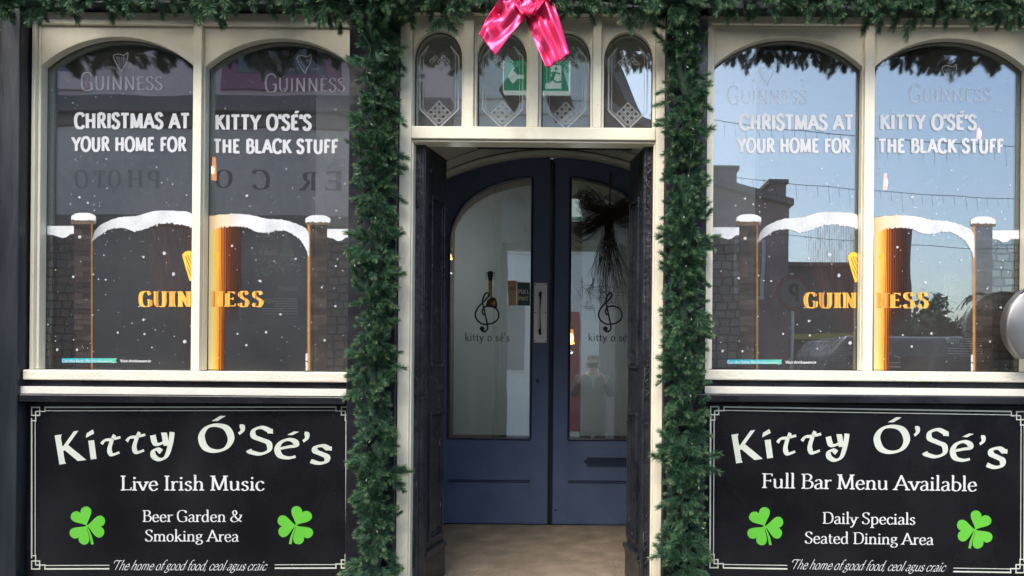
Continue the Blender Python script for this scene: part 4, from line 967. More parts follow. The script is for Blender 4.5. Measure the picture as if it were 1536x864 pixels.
def tailf():
    x1 = rt.choice([rt.uniform(872,925), rt.uniform(900,956)]); L_ = rt.uniform(.55,1.0); y1 = 326+ (rt.uniform(110,145))*L_
    x1 = 914+(x1-914)*L_
    m_ = rt.gauss(0,4)
    return [(914+rt.gauss(0,4),330,.02),(914+(x1-914)*.3+rt.gauss(0,3),326+(y1-326)*.35,rt.uniform(.01,.05)),(914+(x1-914)*.7+m_,326+(y1-326)*.7,rt.uniform(.0,.05)),(x1+rt.gauss(0,4),y1,rt.uniform(0,.04))]
twigs('twig_tail', 95, tailf, .0017)
twigs('twig_knot', 60, lambda: [(914+9*math.cos(a_)+rt.gauss(0,2),322+11*math.sin(a_)*1.3+rt.gauss(0,2),.04+rt.uniform(0,.03)) for a_ in [rt.uniform(0,6.28)+q*.9 for q in range(4)]], .0015)
def crossf():
    x_ = rt.uniform(872,925); y_ = rt.uniform(425,462); return [(x_,y_,.02),(x_+rt.gauss(0,14),y_+rt.gauss(0,8),.03),(x_+rt.gauss(6,16),y_+rt.gauss(4,12),.03)]
twigs('twig_end', 36, crossf)
MB().tube([(PX(916,258,YT),YT+.03,PZ(258,916,YT)),(PX(915,310,YT),YT,PZ(310,915,YT))], .0045, 6).build('hanging_stick', TWG, tb)

# ------------------------------------------------------------------ door stickers
INK = mat('black_vinyl', (.008,.008,.008), .4)
YS = YD+.0172
def clef(label, ox):
    r = thing('door_sticker', label, 'door sticker', (PX(730+ox,500,YS), YS, PZ(500,730,YS)), 'music clef stickers on the inner doors')
    m_ = MB()
    def st(pts, w0, w1=None, closed=False):
        cp = catmull(pts, closed, 6); n = len(cp)
        for i in range(n-1):
            a, b = cp[i], cp[i+1]; d = (b-a).normalized(); nn = Vector((-d.y,d.x)); wa = (w0+(w1-w0)*i/n if w1 else w0)/2; wb = (w0+(w1-w0)*(i+1)/n if w1 else w0)/2
            q = [a+nn*wa, b+nn*wb, b-nn*wb, a-nn*wa]; m_.poly([(P(p.x+ox,p.y,YS)[0], YS-(i%5)*.00004, P(p.x+ox,p.y,YS)[1]) for p in q])
    st([(726,473),(723,467),(728,460),(739,460),(747,467),(747,478),(738,485),(724,486),(715,479),(713,470),(718,460),(728,450),(733,443),(731,439),(727,442),(724,452),(727,468),(731,487),(731,494),(727,498)], 2.4)
    st([(729,497),(724,497),(722,493)], 3)
    X_ = [(723+3.6*math.cos(q*.5),493+3.6*math.sin(q*.5)) for q in range(13)]; m_.poly([(P(a+ox,b,YS)[0], YS-.0003, P(a+ox,b,YS)[1]) for a, b in X_])
    m_.build('treble_clef', INK, r)
    m_ = MB(); pxtext(m_, "kitty o sé's", 698+ox, 764+ox, 511.5, 512, 12, YS, T=11, t=6, phi=20, serif=False, track=6, space=34); m_.build('sticker_lettering', INK, r, kind='stuff')
    return r
c1 = clef('black treble clef and guitar sticker on the left inner door', 0); c2 = clef('black treble clef sticker on the right inner door under the twig bow', 185)
GBR = mat('guitar_yellow', (.42,.30,.03), .4, var=.3, vscale=60); GDK = mat('guitar_dark_brown', (.05,.03,.012), .4)
def flat(pts, m_, name, parent, Y): 
    b = MB(); b.poly([(P(x,y,Y)[0], Y, P(x,y,Y)[1]) for x, y in pts]); return b.build(name, m_, parent)
flat([(732.5,421),(738,421),(738.5,445),(733,446)], GBR, 'guitar_neck', c1, YS)
flat([(731,408),(734,406.5),(737,406.5),(740,408),(739.5,414),(738,421),(733,421),(731.5,414)], INK, 'guitar_head', c1, YS)
pg_ = MB()
for q in range(3):
    for s_ in (-1,1):
        X_, Z_ = P(735.5+s_*6, 410+q*4, YS); pg_.ball((X_,YS,Z_), .0045, 6, .3)
pg_.build('tuning_pegs', INK, c1)
flat([(728,460),(731,450),(738,445),(744,448),(746,456),(745.5,462),(735,461)], GDK, 'guitar_body', c1, YS+.0001)
flat([(737,455),(742,450),(744,456),(740,459)], GBR, 'guitar_highlight_panel', c1, YS)
r = thing('pull_pint_sticker', 'beige pint glass and green sticker on the left inner door beside the handle', 'door sticker', (PX(778,460,YS), YS, PZ(458,778,YS)))
flat([(761.5,421),(775.5,421),(774.8,440),(775,458),(763,458),(762,440)], mat('beige_print', (.55,.36,.18), .5), 'pint_print', r, YS)
flat([(764,433),(774,433),(774,434.2),(764,434.2)], GDK, 'pint_band', r, YS-.0002); flat([(763.6,430.5),(773.6,430.5),(773.6,431.3),(763.6,431.3)], GDK, 'pint_band', r, YS-.0002)
flat([(775.8,423),(795,424),(795,458.5),(775.8,458)], mat('green_sticker', (.055,.10,.075), .5), 'sticker_panel', r, YS)
m_ = MB(); pxtext(m_, 'PULL', 777.5, 793.5, 440.5, 440.8, 6.3, YS-.0003, T=22, t=17, phi=0, serif=False); m_.build('sticker_lettering', WHITE, r, kind='stuff')
m_ = MB(); pxtext(m_, 'PINT', 777.5, 792.5, 450.8, 451, 6, YS-.0003, T=22, t=17, phi=0, serif=False); m_.build('sticker_lettering', mat('cream_print', (.65,.60,.35), .5), r, kind='stuff')

# ------------------------------------------------------------------ exit sign in the porch, seen through the lights
EXG = emit('exit_green', (.0,.22,.11), .5); EXW = emit('exit_white', (.65,.75,.70), .45)
YE = .12
r = thing('exit_sign', 'green exit sign with running man behind the middle transom lights', 'exit sign', (PX(806,114,YE), YE, PZ(137,806,YE)))
x0, x1 = PX(754,114,YE), PX(855,114,YE); z0, z1 = PZ(138,806,YE), PZ(90,806,YE)
MB().box(x0,x1,YE,YE+.05,z0,z1).build('light_box', EXW, r, bevel=.006)
MB().box(x0+.006,x1-.006,YE-.002,YE-.0002,z0+.006,z1-.003).build('face', EXG, r)
flat([(769,104),(776,112),(786,112),(786,118),(776,118),(769,126),(762,115)], EXW, 'arrow_print', r, YE-.003)
pm = MB()
def bar(a, b, w_):
    d = Vector((b[0]-a[0], b[1]-a[1])).normalized(); n = Vector((-d.y,d.x))*w_/2
    pm.poly([(P(*q,YE-.004)[0], YE-.004, P(*q,YE-.004)[1]) for q in ((a[0]+n.x,a[1]+n.y),(b[0]+n.x,b[1]+n.y),(b[0]-n.x,b[1]-n.y),(a[0]-n.x,a[1]-n.y))])
flat([(826,98),(842,98),(842,133),(818,133),(818,126),(826,122)], EXW, 'doorway_print', r, YE-.003)
for a, b, w_ in (((832,108),(828,119),5),((828,118),(835,124),3),((835,124),(842,122),3),((828,119),(822,124),3),((832,108),(840,111),2.4),((831,108),(824,111),2.4),((833,101),(835,105),4.5)): bar(a, b, w_)
pm.build('running_man_print', EXG, r)

# ------------------------------------------------------------------ lamps and posters inside the windows
WARM = emit('warm_lamp', (1,.36,.08), .55); WARMS = emit('warm_flame', (1,.62,.30), 2.2)
BRASS = mat('brass', (.5,.3,.08), .35, metal=1)
def lamp(label, x, y, Y, h, w_):
    X_, Z_ = P(x, y, Y); k = (D+Y)/F
    r = thing('wall_lamp', label, 'lamp', (X_, Y, Z_), 'small warm lamps in the bar')
    MB().tube([(X_,Y,Z_-h*k/2),(X_,Y,Z_+h*k/2)], w_*k/2, 10, w_*k*.3).build('lamp_shade', WARM, r, smooth=True)
    MB().ball((X_,Y-w_*k*.5,Z_-h*k*.1), w_*k*.35, 8, .6, 2.2).build('lamp_bulb', WARMS, r, smooth=True)
    MB().tube([(X_,Y,Z_+h*k/2),(X_,Y,Z_+h*k/2+.05)], .006, 8).tube([(X_,Y,Z_+h*k/2+.05),(X_,Y+.1,Z_+h*k/2+.05)], .006, 8).build('bracket', BRASS, r)
lamp('tall warm lamp beside the mullion of the left window', 321, 253, 1.0, 34, 8)
lamp('small warm lamp high in the right window beside the mullion', 1328, 272, 1.0, 24, 7)
lamp('small warm lamp behind the word STUFF in the right window', 1468, 200, 1.0, 16, 7)
lamp('tiny bright lamp at the right edge of the left window', 515, 307, .8, 4, 6)
def glow(x, y, Y, e):
    l_ = bpy.data.lights.new('lamp_light', 'POINT'); l_.energy = e; l_.color = (1,.97,.93); l_.shadow_soft_size = .012; o = bpy.data.objects.new('lamp_light', l_); C.objects.link(o); X_, Z_ = P(x, y, Y); o.location = (X_, Y+.02, Z_-.12)
glow(857,505,2.2,4.5); glow(675,385,2.2,6.5)
lamp('warm lamp behind the right inner door glass', 857, 505, 2.2, 22, 10)
lamp('small warm lamp at the left edge of the left inner door glass', 675, 385, 2.2, 8, 8)
PO = mat('olive_poster_print', (.55,.56,.30), .6); POG = mat('dull_green_print', (.16,.34,.12), .6); POB = mat('poster_board', (.03,.03,.032), .5)
def poster(label, ox, oy, Y=.16):
    pr = lambda x, y: (x/2.7+ox, y/2.7+280+oy)
    a, b = pr(1010,180), pr(1240,560)
    r = thing('poster', label, 'poster', (PX(a[0],400,Y), Y, PZ(b[1],a[0],Y)), 'bottle posters inside the windows')
    x0, z1 = P(*a, Y); x1, z0 = P(*b, Y); MB().box(x0,x1,Y,Y+.004,z0,z1).build('poster_board', POB, r)
    Yp = Y-.001
    for s, xa, xb, yb, cap in (("ITS",1047,1105,222,24),("OUR",1047,1104,250,22),("TIME",1047,1125,277,22),("WIN",1055,1110,472,18)):
        m_ = MB(); (p0, q0), (p1, q1) = pr(xa,yb), pr(xb,yb); pxtext(m_, s, p0, p1, q0, q1, cap/2.7, Yp, T=20, t=18, phi=0, serif=False); m_.build('poster_lettering', PO, r, kind='stuff')
    m_ = MB(); (p0, q0), (p1, q1) = pr(1128,420), pr(1205,420); pxtext(m_, 'BULMERS', p0, p1, q0, q1, 6, Yp, T=14, t=9, phi=0, serif=True); m_.build('poster_lettering', mat('grey_print', (.6,.6,.6), .6), r, kind='stuff')
    m_ = MB(); m_.poly([(P(*pr(x,y),Yp)[0],Yp,P(*pr(x,y),Yp)[1]) for x, y in ((1156,180),(1140,245),(1133,282),(1192,282),(1178,230))]); m_.build('tree_print', POG, r)
    rr = random.Random(5); m_ = MB()
    for _ in range(60):
        x_, y_ = pr(rr.uniform(1035,1215), rr.uniform(290,360)); X_, Z_ = P(x_, y_, Yp); s_ = rr.uniform(.004,.011)
        m_.poly([(X_+s_*math.cos(q*1.05),Yp-rr.random()*.0004,Z_+s_*.7*math.sin(q*1.05)) for q in range(6)])
    m_.build('foliage_print', POG, r, kind='stuff')
    m_ = MB()
    for q in range(7):
        (xa, ya), (xb, yb) = pr(1112+ (0 if q < 4 else -50), 455+q*10), pr(1205,455+q*10); A_, B_ = P(xa,ya,Yp), P(xb,yb,Yp)
        m_.poly([(A_[0],Yp,A_[1]),(B_[0],Yp,A_[1]),(B_[0],Yp,A_[1]+.004),(A_[0],Yp,A_[1]+.004)])
    m_.build('text_lines_print', mat('grey_text_lines', (.5,.5,.45), .6), r, kind='stuff')
poster('dark cider poster with green cone tree inside the left window', 0, 0); poster('dark cider poster at the far right inside the right window', 1028, 60)
# small flag and licence notices in the right window
YN = .06
r = thing('table_flag', 'small blue, white and red flag on the sill inside the right window', 'flag', (PX(1335,555,YN), YN, PZ(552,1335,YN)))
MB().tube([(PX(1334,530,YN),YN,PZ(528,1334,YN)),(PX(1331,555,YN),YN,PZ(555,1331,YN))], .0016, 5).build('pole', STEEL, r)
FB = mat('flag_blue', (.03,.05,.25), .6); FW = mat('flag_white', (.6,.6,.6), .6); FR = mat('flag_red', (.4,.05,.06), .6)
flat([(1334,529),(1342,532),(1341,541),(1334,538)], FB, 'blue_field', r, YN)
for q in range(5):
    o_ = q*3.4; flat([(1334,538+o_*.8) if q > 1 else (1341.5,533+o_),(1351,536+o_),(1350.5,537.7+o_),(1334,539.7+o_*.8) if q > 1 else (1341.5,534.7+o_)], FR if q % 2 else FW, 'flag_stripe', r, YN+.0002*q)
r = thing('notice', 'small framed notice low in the right window beside the mullion', 'notice', (PX(1266,540,YN), YN, PZ(546,1266,YN)))
x0, z0 = P(1250,546,YN+.05); x1, z1 = P(1281,517,YN+.05); MB().box(x0,x1,YN+.05,YN+.054,z0,z1).build('board', POB, r)
m_ = MB()
for q in range(5):
    pxtext(m_, 'PLEASE NOTICE'[: 6 if q == 0 else 13].strip() if False else 'OPEN', 1253+q%2, 1278-q%3, 523+q*5, 523+q*5, 2.4, YN+.0495, T=14, t=9, phi=0, serif=False) if q == 0 else m_.box(x0+.008, x1-.008-.01*(q%2), YN+.0490, YN+.0495, z1-.012-q*.014, z1-.010-q*.014)
m_.build('notice_print', mat('notice_grey', (.2,.2,.2), .6), r, kind='stuff')
r = thing('glass_bowl', 'pale round glass bowl low in the right window beside the notice', 'bowl', (PX(1231,545,.2), .2, PZ(546,1231,.2)))
X_, Z_ = P(1231,528,.2); MB().ball((X_,.2,Z_), .055, 18, .6, .95).build('bowl', mat('frosted_bowl', (.22,.24,.25), .3, var=.3, vscale=30), r, smooth=True)
MB().tube([(X_+.04*math.cos(q/3),.2+.025*math.sin(q/3),Z_+.05) for q in range(20)], .004, 6).build('rim', STEEL, r, smooth=True)

# ------------------------------------------------------------------ steel dome at the right edge
YH = -.15
r = thing('steel_housing', 'brushed steel rounded housing at the right edge of the right window', 'metal housing', (PX(1566,538,YH), YH, PZ(538,1566,YH)))
cx_, cz_ = P(1572,488,YH); k = (D+YH)/F; R_ = 63*k; mb = MB(); n = 48; zc = PZ(538.5,1530,YH)
rings = [(1.0,.05),(1.0,.0),(.985,-.006),(.95,-.010),(.7,-.018),(.3,-.023),(.02,-.025)]
for (s_, y_) in rings:
    for q in range(n):
        a = 2*math.pi*q/n; mb.v.append((cx_+R_*s_*math.cos(a), YH+y_, max(zc, cz_+R_*s_*math.sin(a))))
for j in range(len(rings)-1):
    for q in range(n): mb.f.append((j*n+q, j*n+(q+1)%n, (j+1)*n+(q+1)%n, (j+1)*n+q))
mb.f.append(tuple(range(n))); mb.build('shell', mat('satin_steel', (.30,.30,.30), .5, metal=1, var=.04), r, smooth=True).data.polygons[0].use_smooth = False
MB().box(cx_-.02,cx_+.02,YH+.05,.0,cz_-.02,cz_+.02).build('bracket', BLKMET, r)
m_ = MB(); pxtext(m_, 'A', 1530, 1548, 441, 441, 11, YH-.032, T=16, t=9, phi=15, serif=False, shear=.2); m_.build('black_letter', INK, r)

# ------------------------------------------------------------------ the other side of the street (seen in the glass)
YO = -8.9
def facing(mb, s, xa, xb, z, cap, Y, **kw):
    """text on a wall that faces the pub: reads from right to left in world x"""
    pl, w_ = text_polys(s, **kw); lay(mb, pl, 0, w_, cap, (xa, z), (xb, z), Y, flip=True)
def mx(px_): return (px_-CX)/90.5
def mz(py_): return EYE+(CY-py_)/90.5
A = thing('shop_building', 'mauve rendered shop building with grey fascia across the street', 'building', (-6,YO,0))
MB().box(-14,-2.45,YO-6,YO,-.45,7.6).build('wall', BRICKM, A)
MB().box(-14,-2.44,YO,YO+.30,mz(176),mz(152)).box(-14,-2.44,YO,YO+.18,mz(196),mz(176.5)).build('cornice', DKTRIM, A, bevel=.02)
MB().box(-14,-2.44,YO,YO+.12,mz(326),mz(197)).build('fascia', GREYF, A)
MB().box(-14,-2.44,YO,YO+.16,mz(345),mz(327)).box(-2.7,-2.44,YO,YO+.17,-.45,mz(345)).box(-9.6,-9.4,YO,YO+.17,-.45,mz(345)).box(-14,-2.44,YO,YO+.14,-.45,.1).build('shopfront_frame', DKTRIM, A)
SHG = mat('dark_shop_glass', (.16,.145,.14), .2); MB().box(-13.9,-2.6,YO+.02,YO+.05,.1,mz(346)).build('shop_window', SHG, A)
for x0 in (325,-60):
    w_ = MB().box(mx(x0),mx(x0+180),YO,YO+.05,mz(136),mz(20)).build('window', PINKM if x0 == 325 else BRICKM, A); MB().box(mx(x0+22),mx(x0+158),YO+.05,YO+.06,mz(112),mz(40)).build('window_glass', mat('window_grey', (.16,.15,.16), .15), w_)
LET = mat('dark_letters', (.14,.12,.12), .5)
LET2 = mat('faded_letters', (.40,.34,.32), .5)
for ch, x_ in (('P',625),('E',585),('T',545),('E',499),('R',459),('C',387),('O',336)):
    m_ = MB(); facing(m_, ch, mx(x_+13), mx(x_-13), mz(288), .30, YO+.125, T=18, t=6, phi=0); m_.build('letter', LET, A)
for ch, x_ in (('P',225),('H',199),('O',170),('T',146),('O',116)):
    m_ = MB(); facing(m_, ch, mx(x_+10), mx(x_-10), mz(286), .26, YO+.125, T=16, t=6, phi=0); m_.build('letter', LET2, A)
B_ = thing('pale_building', 'pale rendered house with red door across the street', 'building', (-1.2,YO,0))
MB().box(-2.44,0.05,YO-6,YO+.02,-.45,6.3).build('wall', PALEM, B_)
MB().strip([-2.44,.05,.9], lambda x: 6.31 if x < .1 else 5.0, lambda x: 7.6 if x < 0 else (6.9 if x < .1 else 5.02), YO-5, YO-.3).build('roof', SLATE, B_)
MB().box(-1.2,-.35,YO+.02,YO+.06,-.3,2.2).build('door', mat('red_door', (.35,.05,.06), .4), B_)
for (a, b, c_, d_) in ((-2.1,-1.45,.9,2.4),(-2.1,-1.4,3.4,4.8),(-.9,-.25,3.4,4.8)):
    w_ = MB().box(a,b,YO+.02,YO+.05,c_,d_).build('window', STRIP, B_); MB().box(a+.07,b-.07,YO+.05,YO+.06,c_+.07,d_-.07).build('window_glass', SHG, w_)
for q in range(3): MB().box(-2.43,.04,YO+.02,YO+.06,5.0+q*.25,5.06+q*.25).build('string_course', STRIP, B_)
E = thing('terraced_house', 'dark stone terraced house with two chimneys and sloping roof across the street', 'building', (1.5,YO,0))
DKST = mat('dark_stone', (.30,.22,.23), .9, var=.2, vscale=4)
MB().strip([.06,.9,1.9,3.2], lambda x: -.45, lambda x: float(np.interp(x,[.06,.9,1.9,3.2],[5.4,4.95,4.1,3.75])), YO-6, YO-.01).build('wall', DKST, E)
MB().strip([.06,.9,1.9,3.25], lambda x: float(np.interp(x,[.06,.9,1.9,3.25],[5.4,4.95,4.1,3.75])), lambda x: float(np.interp(x,[.06,.9,1.9,3.25],[5.55,5.1,4.25,3.86])), YO-6, YO+.12).build('roof', SLATE, E)
for (a, b, t_) in ((1071,1112,236),(1163,1186,256)):
    c_ = MB().box(mx(a),mx(b),YO-1.2,YO-.3,3.5,mz(t_+6)).build('chimney', DKST, E); MB().box(mx(a)-.04,mx(b)+.04,YO-1.25,YO-.25,mz(t_+6),mz(t_)).build('chimney_cap', SLATE, c_)
for (a, b, c_, d_) in ((1.3,1.9,2.2,3.2),(2.3,2.8,2.2,3.2),(1.2,1.9,.4,1.6)):
    w_ = MB().box(a,b,YO,YO+.03,c_,d_).build('window', STRIP, E); MB().box(a+.06,b-.06,YO+.03,YO+.04,c_+.06,d_-.06).build('window_glass', SHG, w_)
Fh = thing('low_shop', 'low grey shop with flat roof across the street', 'building', (4.2,YO,0))
MB().box(3.21,4.45,YO-3,YO-.4,-.45,mz(392)).build('wall', mat('low_shop_render', (.17,.155,.15), .85, var=.1), Fh); MB().box(3.2,4.47,YO-3.05,YO-.3,mz(392),mz(386)).build('roof', SLATE, Fh)
MB().box(3.5,4.3,YO-.4,YO-.38,.0,1.5).build('window', SHG, Fh)
MB().box(3.3,4.4,YO-.4,YO-.2,1.55,1.64).build('yellow_canopy_edge', mat('yellow_trim', (.6,.5,.1), .5), Fh)
# houses on this side seen edge-on keep the street closed to left and right
MB().box(4.62,5.30,YO-.35,YO-.1,-.45,3.6).build('old_tower', mat('brown_panel', (.10,.06,.045), .8), thing('tall_brown_hoarding', 'narrow brown timber hoarding across the street', 'hoarding', (4.95,YO,0)))
# far hill and trees
def tree(label, x, y, h, rad, seed, palm=False):
    rr = random.Random(seed); t = thing('palm_tree' if palm else 'tree', label, 'tree', (x,y,SZ), 'trees beyond the street')
    MB().tube([(x,y,SZ),(x+.1,y,SZ+h*.4),(x+.05,y,SZ+h*(.95 if palm else .7))], .12, 8, .06).build('trunk', mat('bark', (.08,.06,.045), .9) if 'bark' not in bpy.data.materials else bpy.data.materials['bark'], t)
    lm = bpy.data.materials.get('leaf') or mat('leaf', (.035,.06,.03), .7, var=.4, vscale=2)
    m_ = MB()
    if palm:
        for q in range(26):
            a = rr.uniform(0,6.28); L_ = rad*rr.uniform(.7,1.1); up = rr.uniform(-.2,.9)
            pts = [Vector((x+.05,y,SZ+h*.95))+Vector((math.cos(a)*L_*s_, math.sin(a)*L_*s_, L_*(up*s_-1.1*s_*s_))) for s_ in (0,.3,.6,.85,1)]
            for i in range(4):
                p, q_ = pts[i], pts[i+1]; sd = (q_-p).cross(Vector((0,0,1))).normalized()*.10*(1-i*.2); m_.poly([p-sd,p+sd,q_+sd*.7+Vector((0,0,-.03)),q_-sd*.7])
    else:
        cl = [(rr.gauss(0,rad*.45), rr.gauss(0,rad*.45), rr.gauss(0,rad*.3)) for _ in range(16)]
        for _ in range(2600):
            c_ = rr.choice(cl); p = Vector((x+c_[0]+rr.gauss(0,rad*.18), y+c_[1]+rr.gauss(0,rad*.18), SZ+h*.72+c_[2]+rr.gauss(0,rad*.15))); s_ = rr.uniform(.06,.13)
            a = Vector((rr.gauss(0,1),rr.gauss(0,1),rr.gauss(0,1))).normalized(); b = a.cross(Vector((.3,.5,1))).normalized(); m_.poly([p+a*s_,p+b*s_*.6,p-a*s_,p-b*s_*.6])
    m_.build('crown', lm, t)
tree('bushy dark tree beyond the low shop', 8.1, -15, 3.3, 1.0, 1); tree('wide dark tree at the end of the street', 10.3, -15, 2.9, 1.1, 2); tree('dark tree far right beyond the street', 14.5, -16, 3.2, 1.5, 3); tree('palm tree beyond the street', 9.0, -13.5, 3.3, .8, 4, True)
MB().strip(lin_(-60,80,60), lambda x: -.5, lambda x: 2.4+.5*math.sin(x*.3)+.3*math.sin(x*.9), -40, -38).build('hill', mat('hill_green', (.06,.075,.05), .9, var=.2, vscale=.5), kind='structure')
# white van
VN = mat('van_paint', (.22,.23,.24), .25, var=.03)
v_ = thing('parked_van', 'grey van with white lettering parked across the street', 'van', (5.2,-6.6,-.54))
def vz(z): return z-.54
prof = [(-2.3,.35),(-2.3,1.75),(-2.1,2.0),(1.2,2.0),(1.75,1.35),(2.35,1.15),(2.45,.9),(2.45,.35)]
mb = MB(); n = len(prof)
for y_ in (-7.5,-5.7): mb.v += [(5.2+p[0], y_, vz(p[1])) for p in prof]
mb.f = [tuple(range(n)), tuple(range(2*n-1, n-1, -1))]+[(i,(i+1)%n,n+(i+1)%n,n+i) for i in range(n)]
mb.build('body', VN, v_, bevel=.06)
for x_ in (-1.5,1.55):
    for y_ in (-7.45,-5.75):
        o = MB().tube([(5.2+x_,y_-.1,vz(.33)),(5.2+x_,y_+.1,vz(.33))], .33, 20).build('wheel', mat('tyre_black', (.02,.02,.02), .8) if 'tyre_black' not in bpy.data.materials else bpy.data.materials['tyre_black'], v_)
        MB().tube([(5.2+x_,y_+.101,vz(.33)),(5.2+x_,y_+.115,vz(.33))], .2, 14).build('rim', STEEL, o)
MB().box(3.1,4.1,-5.70,-5.69,vz(1.15),vz(1.75)).box(4.2,5.3,-5.70,-5.69,vz(1.15),vz(1.75)).box(5.4,6.3,-5.70,-5.69,vz(1.15),vz(1.72)).build('side_window', SHG, v_)
m_ = MB(); facing(m_, 'Kitty', 5.25, 4.35, vz(1.47), .16, -5.685, T=13, t=8, phi=20, serif=False); facing(m_, "O Sé's", 5.25, 4.25, vz(1.22), .16, -5.685, T=13, t=8, phi=20, serif=False); m_.build('van_lettering', STRIP, v_, kind='stuff')
# round parking sign
s_ = thing('parking_sign', 'round traffic sign with letter P on a pole across the street', 'traffic sign', (mx(1187),-8.2,SZ))
x_, z_ = mx(1187)*.95, 2.25
MB().tube([(x_,-8.2,SZ),(x_,-8.2,z_+.3)], .03, 8).build('pole', STEEL, s_)
MB().tube([(x_,-8.16,z_),(x_,-8.14,z_)], .27, 28).build('red_ring', mat('sign_red', (.22,.06,.06), .5), s_); MB().tube([(x_,-8.139,z_),(x_,-8.13,z_)], .21, 28).build('white_disc', mat('dimmed_sign_white', (.17,.18,.18), .6), s_)  # ring and disc colours darkened so the reflected sign stays faint
m_ = MB(); facing(m_, 'P', x_+.08, x_-.08, z_-.13, .26, -8.12, T=22, t=18, phi=0, serif=False); m_.build('letter', INK, s_)
# wires with icicle lights
for q, (z_, y_) in enumerate(((4.0,-6.0),(3.6,-7.0),(2.9,-7.2))):
    r = thing('light_wire', ['upper','middle','lower'][q]+' icicle light wire strung across the street', 'string lights', (5,y_,z_), 'icicle light wires over the street')
    m_ = MB(); wp = [(1.0+i*.3, y_, z_+.012*(i-18)**2*.1-.1) for i in range(37)]; m_.tube(wp, .0045, 4); m_.build('wire', CABLE, r)
    m_ = MB(); rr = random.Random(q)
    for p in wp:
        for k_ in range(2):
            x_ = p[0]+k_*.15; L_ = rr.uniform(.1,.28); m_.tube([(x_,y_,p[2]),(x_+.02,y_,p[2]-L_)], .0025, 3)
    if q < 2: m_.build('icicle_drops', CABLE, r, kind='stuff')

# ------------------------------------------------------------------ the photographer (seen in the door glass)
SKIN = mat('skin', (.50,.31,.23), .55); COAT = mat('dark_grey_coat', (.055,.065,.08), .8, var=.15); HAIR = mat('grey_hair', (.20,.18,.16), .8); TRO = mat('dark_trousers', (.03,.03,.04), .85); SHIRT = mat('pale_shirt', (.5,.5,.5), .8)
man = thing('person', 'person in a dark grey zipped coat standing in the street photographing the pub', 'person', (-.05,-3.72,SZ-.12))
def skin(name, verts, edges, rad, m_, parent, root=0, sub=2):
    me = bpy.data.meshes.new(name); me.from_pydata(verts, edges, []); me.update(); me.materials.append(m_)
    o = bpy.data.objects.new(name, me); C.objects.link(o); o.parent = parent; o.matrix_parent_inverse = Matrix.Translation(-parent.location)
    md = o.modifiers.new('skin','SKIN'); md.use_smooth_shade = True
    if not me.skin_vertices:
        bpy.context.view_layer.objects.active = o
    for i, r_ in enumerate(rad):
        sv = me.skin_vertices[0].data[i]; sv.radius = r_ if isinstance(r_, tuple) else (r_, r_); sv.use_root = (i == root)
    s2 = o.modifiers.new('sub','SUBSURF'); s2.levels = sub; s2.render_levels = sub
    return o
g = SZ-.12; cx0 = -.05; yb = -3.74
V_ = [(cx0,yb,g+.95),(cx0,yb,g+1.15),(cx0,yb,g+1.38),(cx0,yb+.01,g+1.50),(cx0,yb+.03,g+1.58),(cx0,yb+.04,g+1.66),(cx0,yb+.03,g+1.73)]
E_ = [(0,1),(1,2),(2,3),(3,4),(4,5),(5,6)]; R0 = [(.16,.11),(.15,.11),(.17,.11),.058,(.062,.075),(.072,.09),(.06,.07)]
for s_ in (-1,1):
    b = len(V_); V_ += [(cx0+s_*.19,yb,g+1.41),(cx0+s_*.26,yb+.06,g+1.20),(cx0+s_*.15,yb+.24,g+1.43),(cx0+s_*.10,yb+.27,g+1.50)]; E_ += [(2,b),(b,b+1),(b+1,b+2),(b+2,b+3)]; R0 += [.060,.048,.032,(.035,.022)]
    b = len(V_); V_ += [(cx0+s_*.10,yb,g+.85),(cx0+s_*.11,yb+.01,g+.48),(cx0+s_*.11,yb-.02,g+.09),(cx0+s_*.12,yb+.13,g+.04)]; E_ += [(0,b),(b,b+1),(b+1,b+2),(b+2,b+3)]; R0 += [.088,.058,.042,(.04,.03)]
body = skin('body', V_, E_, R0, SKIN, man)
cv = [(cx0,yb,g+.62),(cx0,yb,g+.95),(cx0,yb,g+1.15),(cx0,yb,g+1.38),(cx0,yb,g+1.47)]; ce = [(0,1),(1,2),(2,3),(3,4)]; cr = [(.25,.18),(.21,.16),(.19,.145),(.19,.14),(.08,.08)]
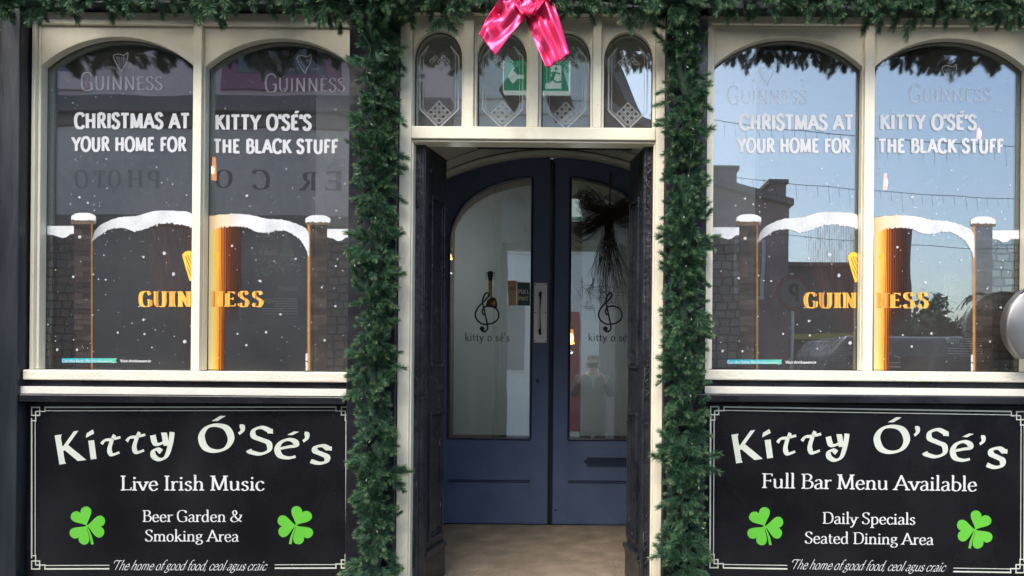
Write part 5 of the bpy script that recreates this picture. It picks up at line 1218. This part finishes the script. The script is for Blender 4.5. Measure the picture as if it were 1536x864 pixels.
for s_ in (-1,1):
    b = len(cv); cv += [(cx0+s_*.20,yb,g+1.41),(cx0+s_*.27,yb+.06,g+1.19),(cx0+s_*.17,yb+.21,g+1.39)]; ce += [(3,b),(b,b+1),(b+1,b+2)]; cr += [.08,.066,.05]
skin('coat', cv, ce, cr, COAT, man, 1)
for s_ in (-1,1): skin('trouser_leg', [(cx0+s_*.10,yb,g+.88),(cx0+s_*.11,yb+.01,g+.48),(cx0+s_*.11,yb-.02,g+.10)], [(0,1),(1,2)], [.105,.078,.065], TRO, man); skin('shoe', [(cx0+s_*.11,yb-.05,g+.05),(cx0+s_*.12,yb+.17,g+.04)], [(0,1)], [(.05,.05),(.045,.035)], BLKMET, man)
MB().poly([(cx0-.035,yb+.155,g+1.47),(cx0+.035,yb+.155,g+1.47),(cx0+.004,yb+.165,g+1.30),(cx0-.004,yb+.165,g+1.30)]).build('shirt_collar', SHIRT, man)
hm = MB(); hm.ball((cx0,yb+.015,g+1.715), .085, 14, 1.05, .78); hm.build('hair', HAIR, man, smooth=True)
fm = MB(); fm.ball((cx0,yb+.125,g+1.645), .014, 8, 1.3, 1.6); fm.build('nose', SKIN, man, smooth=True)
for s_ in (-1,1):
    MB().ball((cx0+s_*.03,yb+.108,g+1.675), .011, 8).build('eye', STRIP, man); MB().ball((cx0+s_*.076,yb+.03,g+1.66), .022, 8, .5, 1.4).build('ear', SKIN, man, smooth=True)
    for q in range(4):
        hx_ = cx0+s_*.085; hz_ = EYE-.035+q*.018
        skin('finger', [(hx_+s_*.02,-3.455,hz_),(hx_,-3.432,hz_+.004),(hx_-s_*.028+(q==1)*-s_*.004,-3.430,hz_+.006)], [(0,1),(1,2)], [.009,.0085,.007], SKIN, man, 0, 1)
    skin('thumb', [(cx0+s_*.10,-3.46,EYE-.03),(cx0+s_*.075,-3.452,EYE-.045),(cx0+s_*.045,-3.447,EYE-.03)], [(0,1),(1,2)], [.012,.0105,.009], SKIN, man, 0, 1)
MB().box(cx0-.075,cx0+.075,-3.445,-3.4375,EYE-.036,EYE+.036).build('phone_body', BLKMET, thing('phone', 'dark mobile phone held up in both hands', 'phone', (cx0,-3.44,EYE-.036)), bevel=.004)
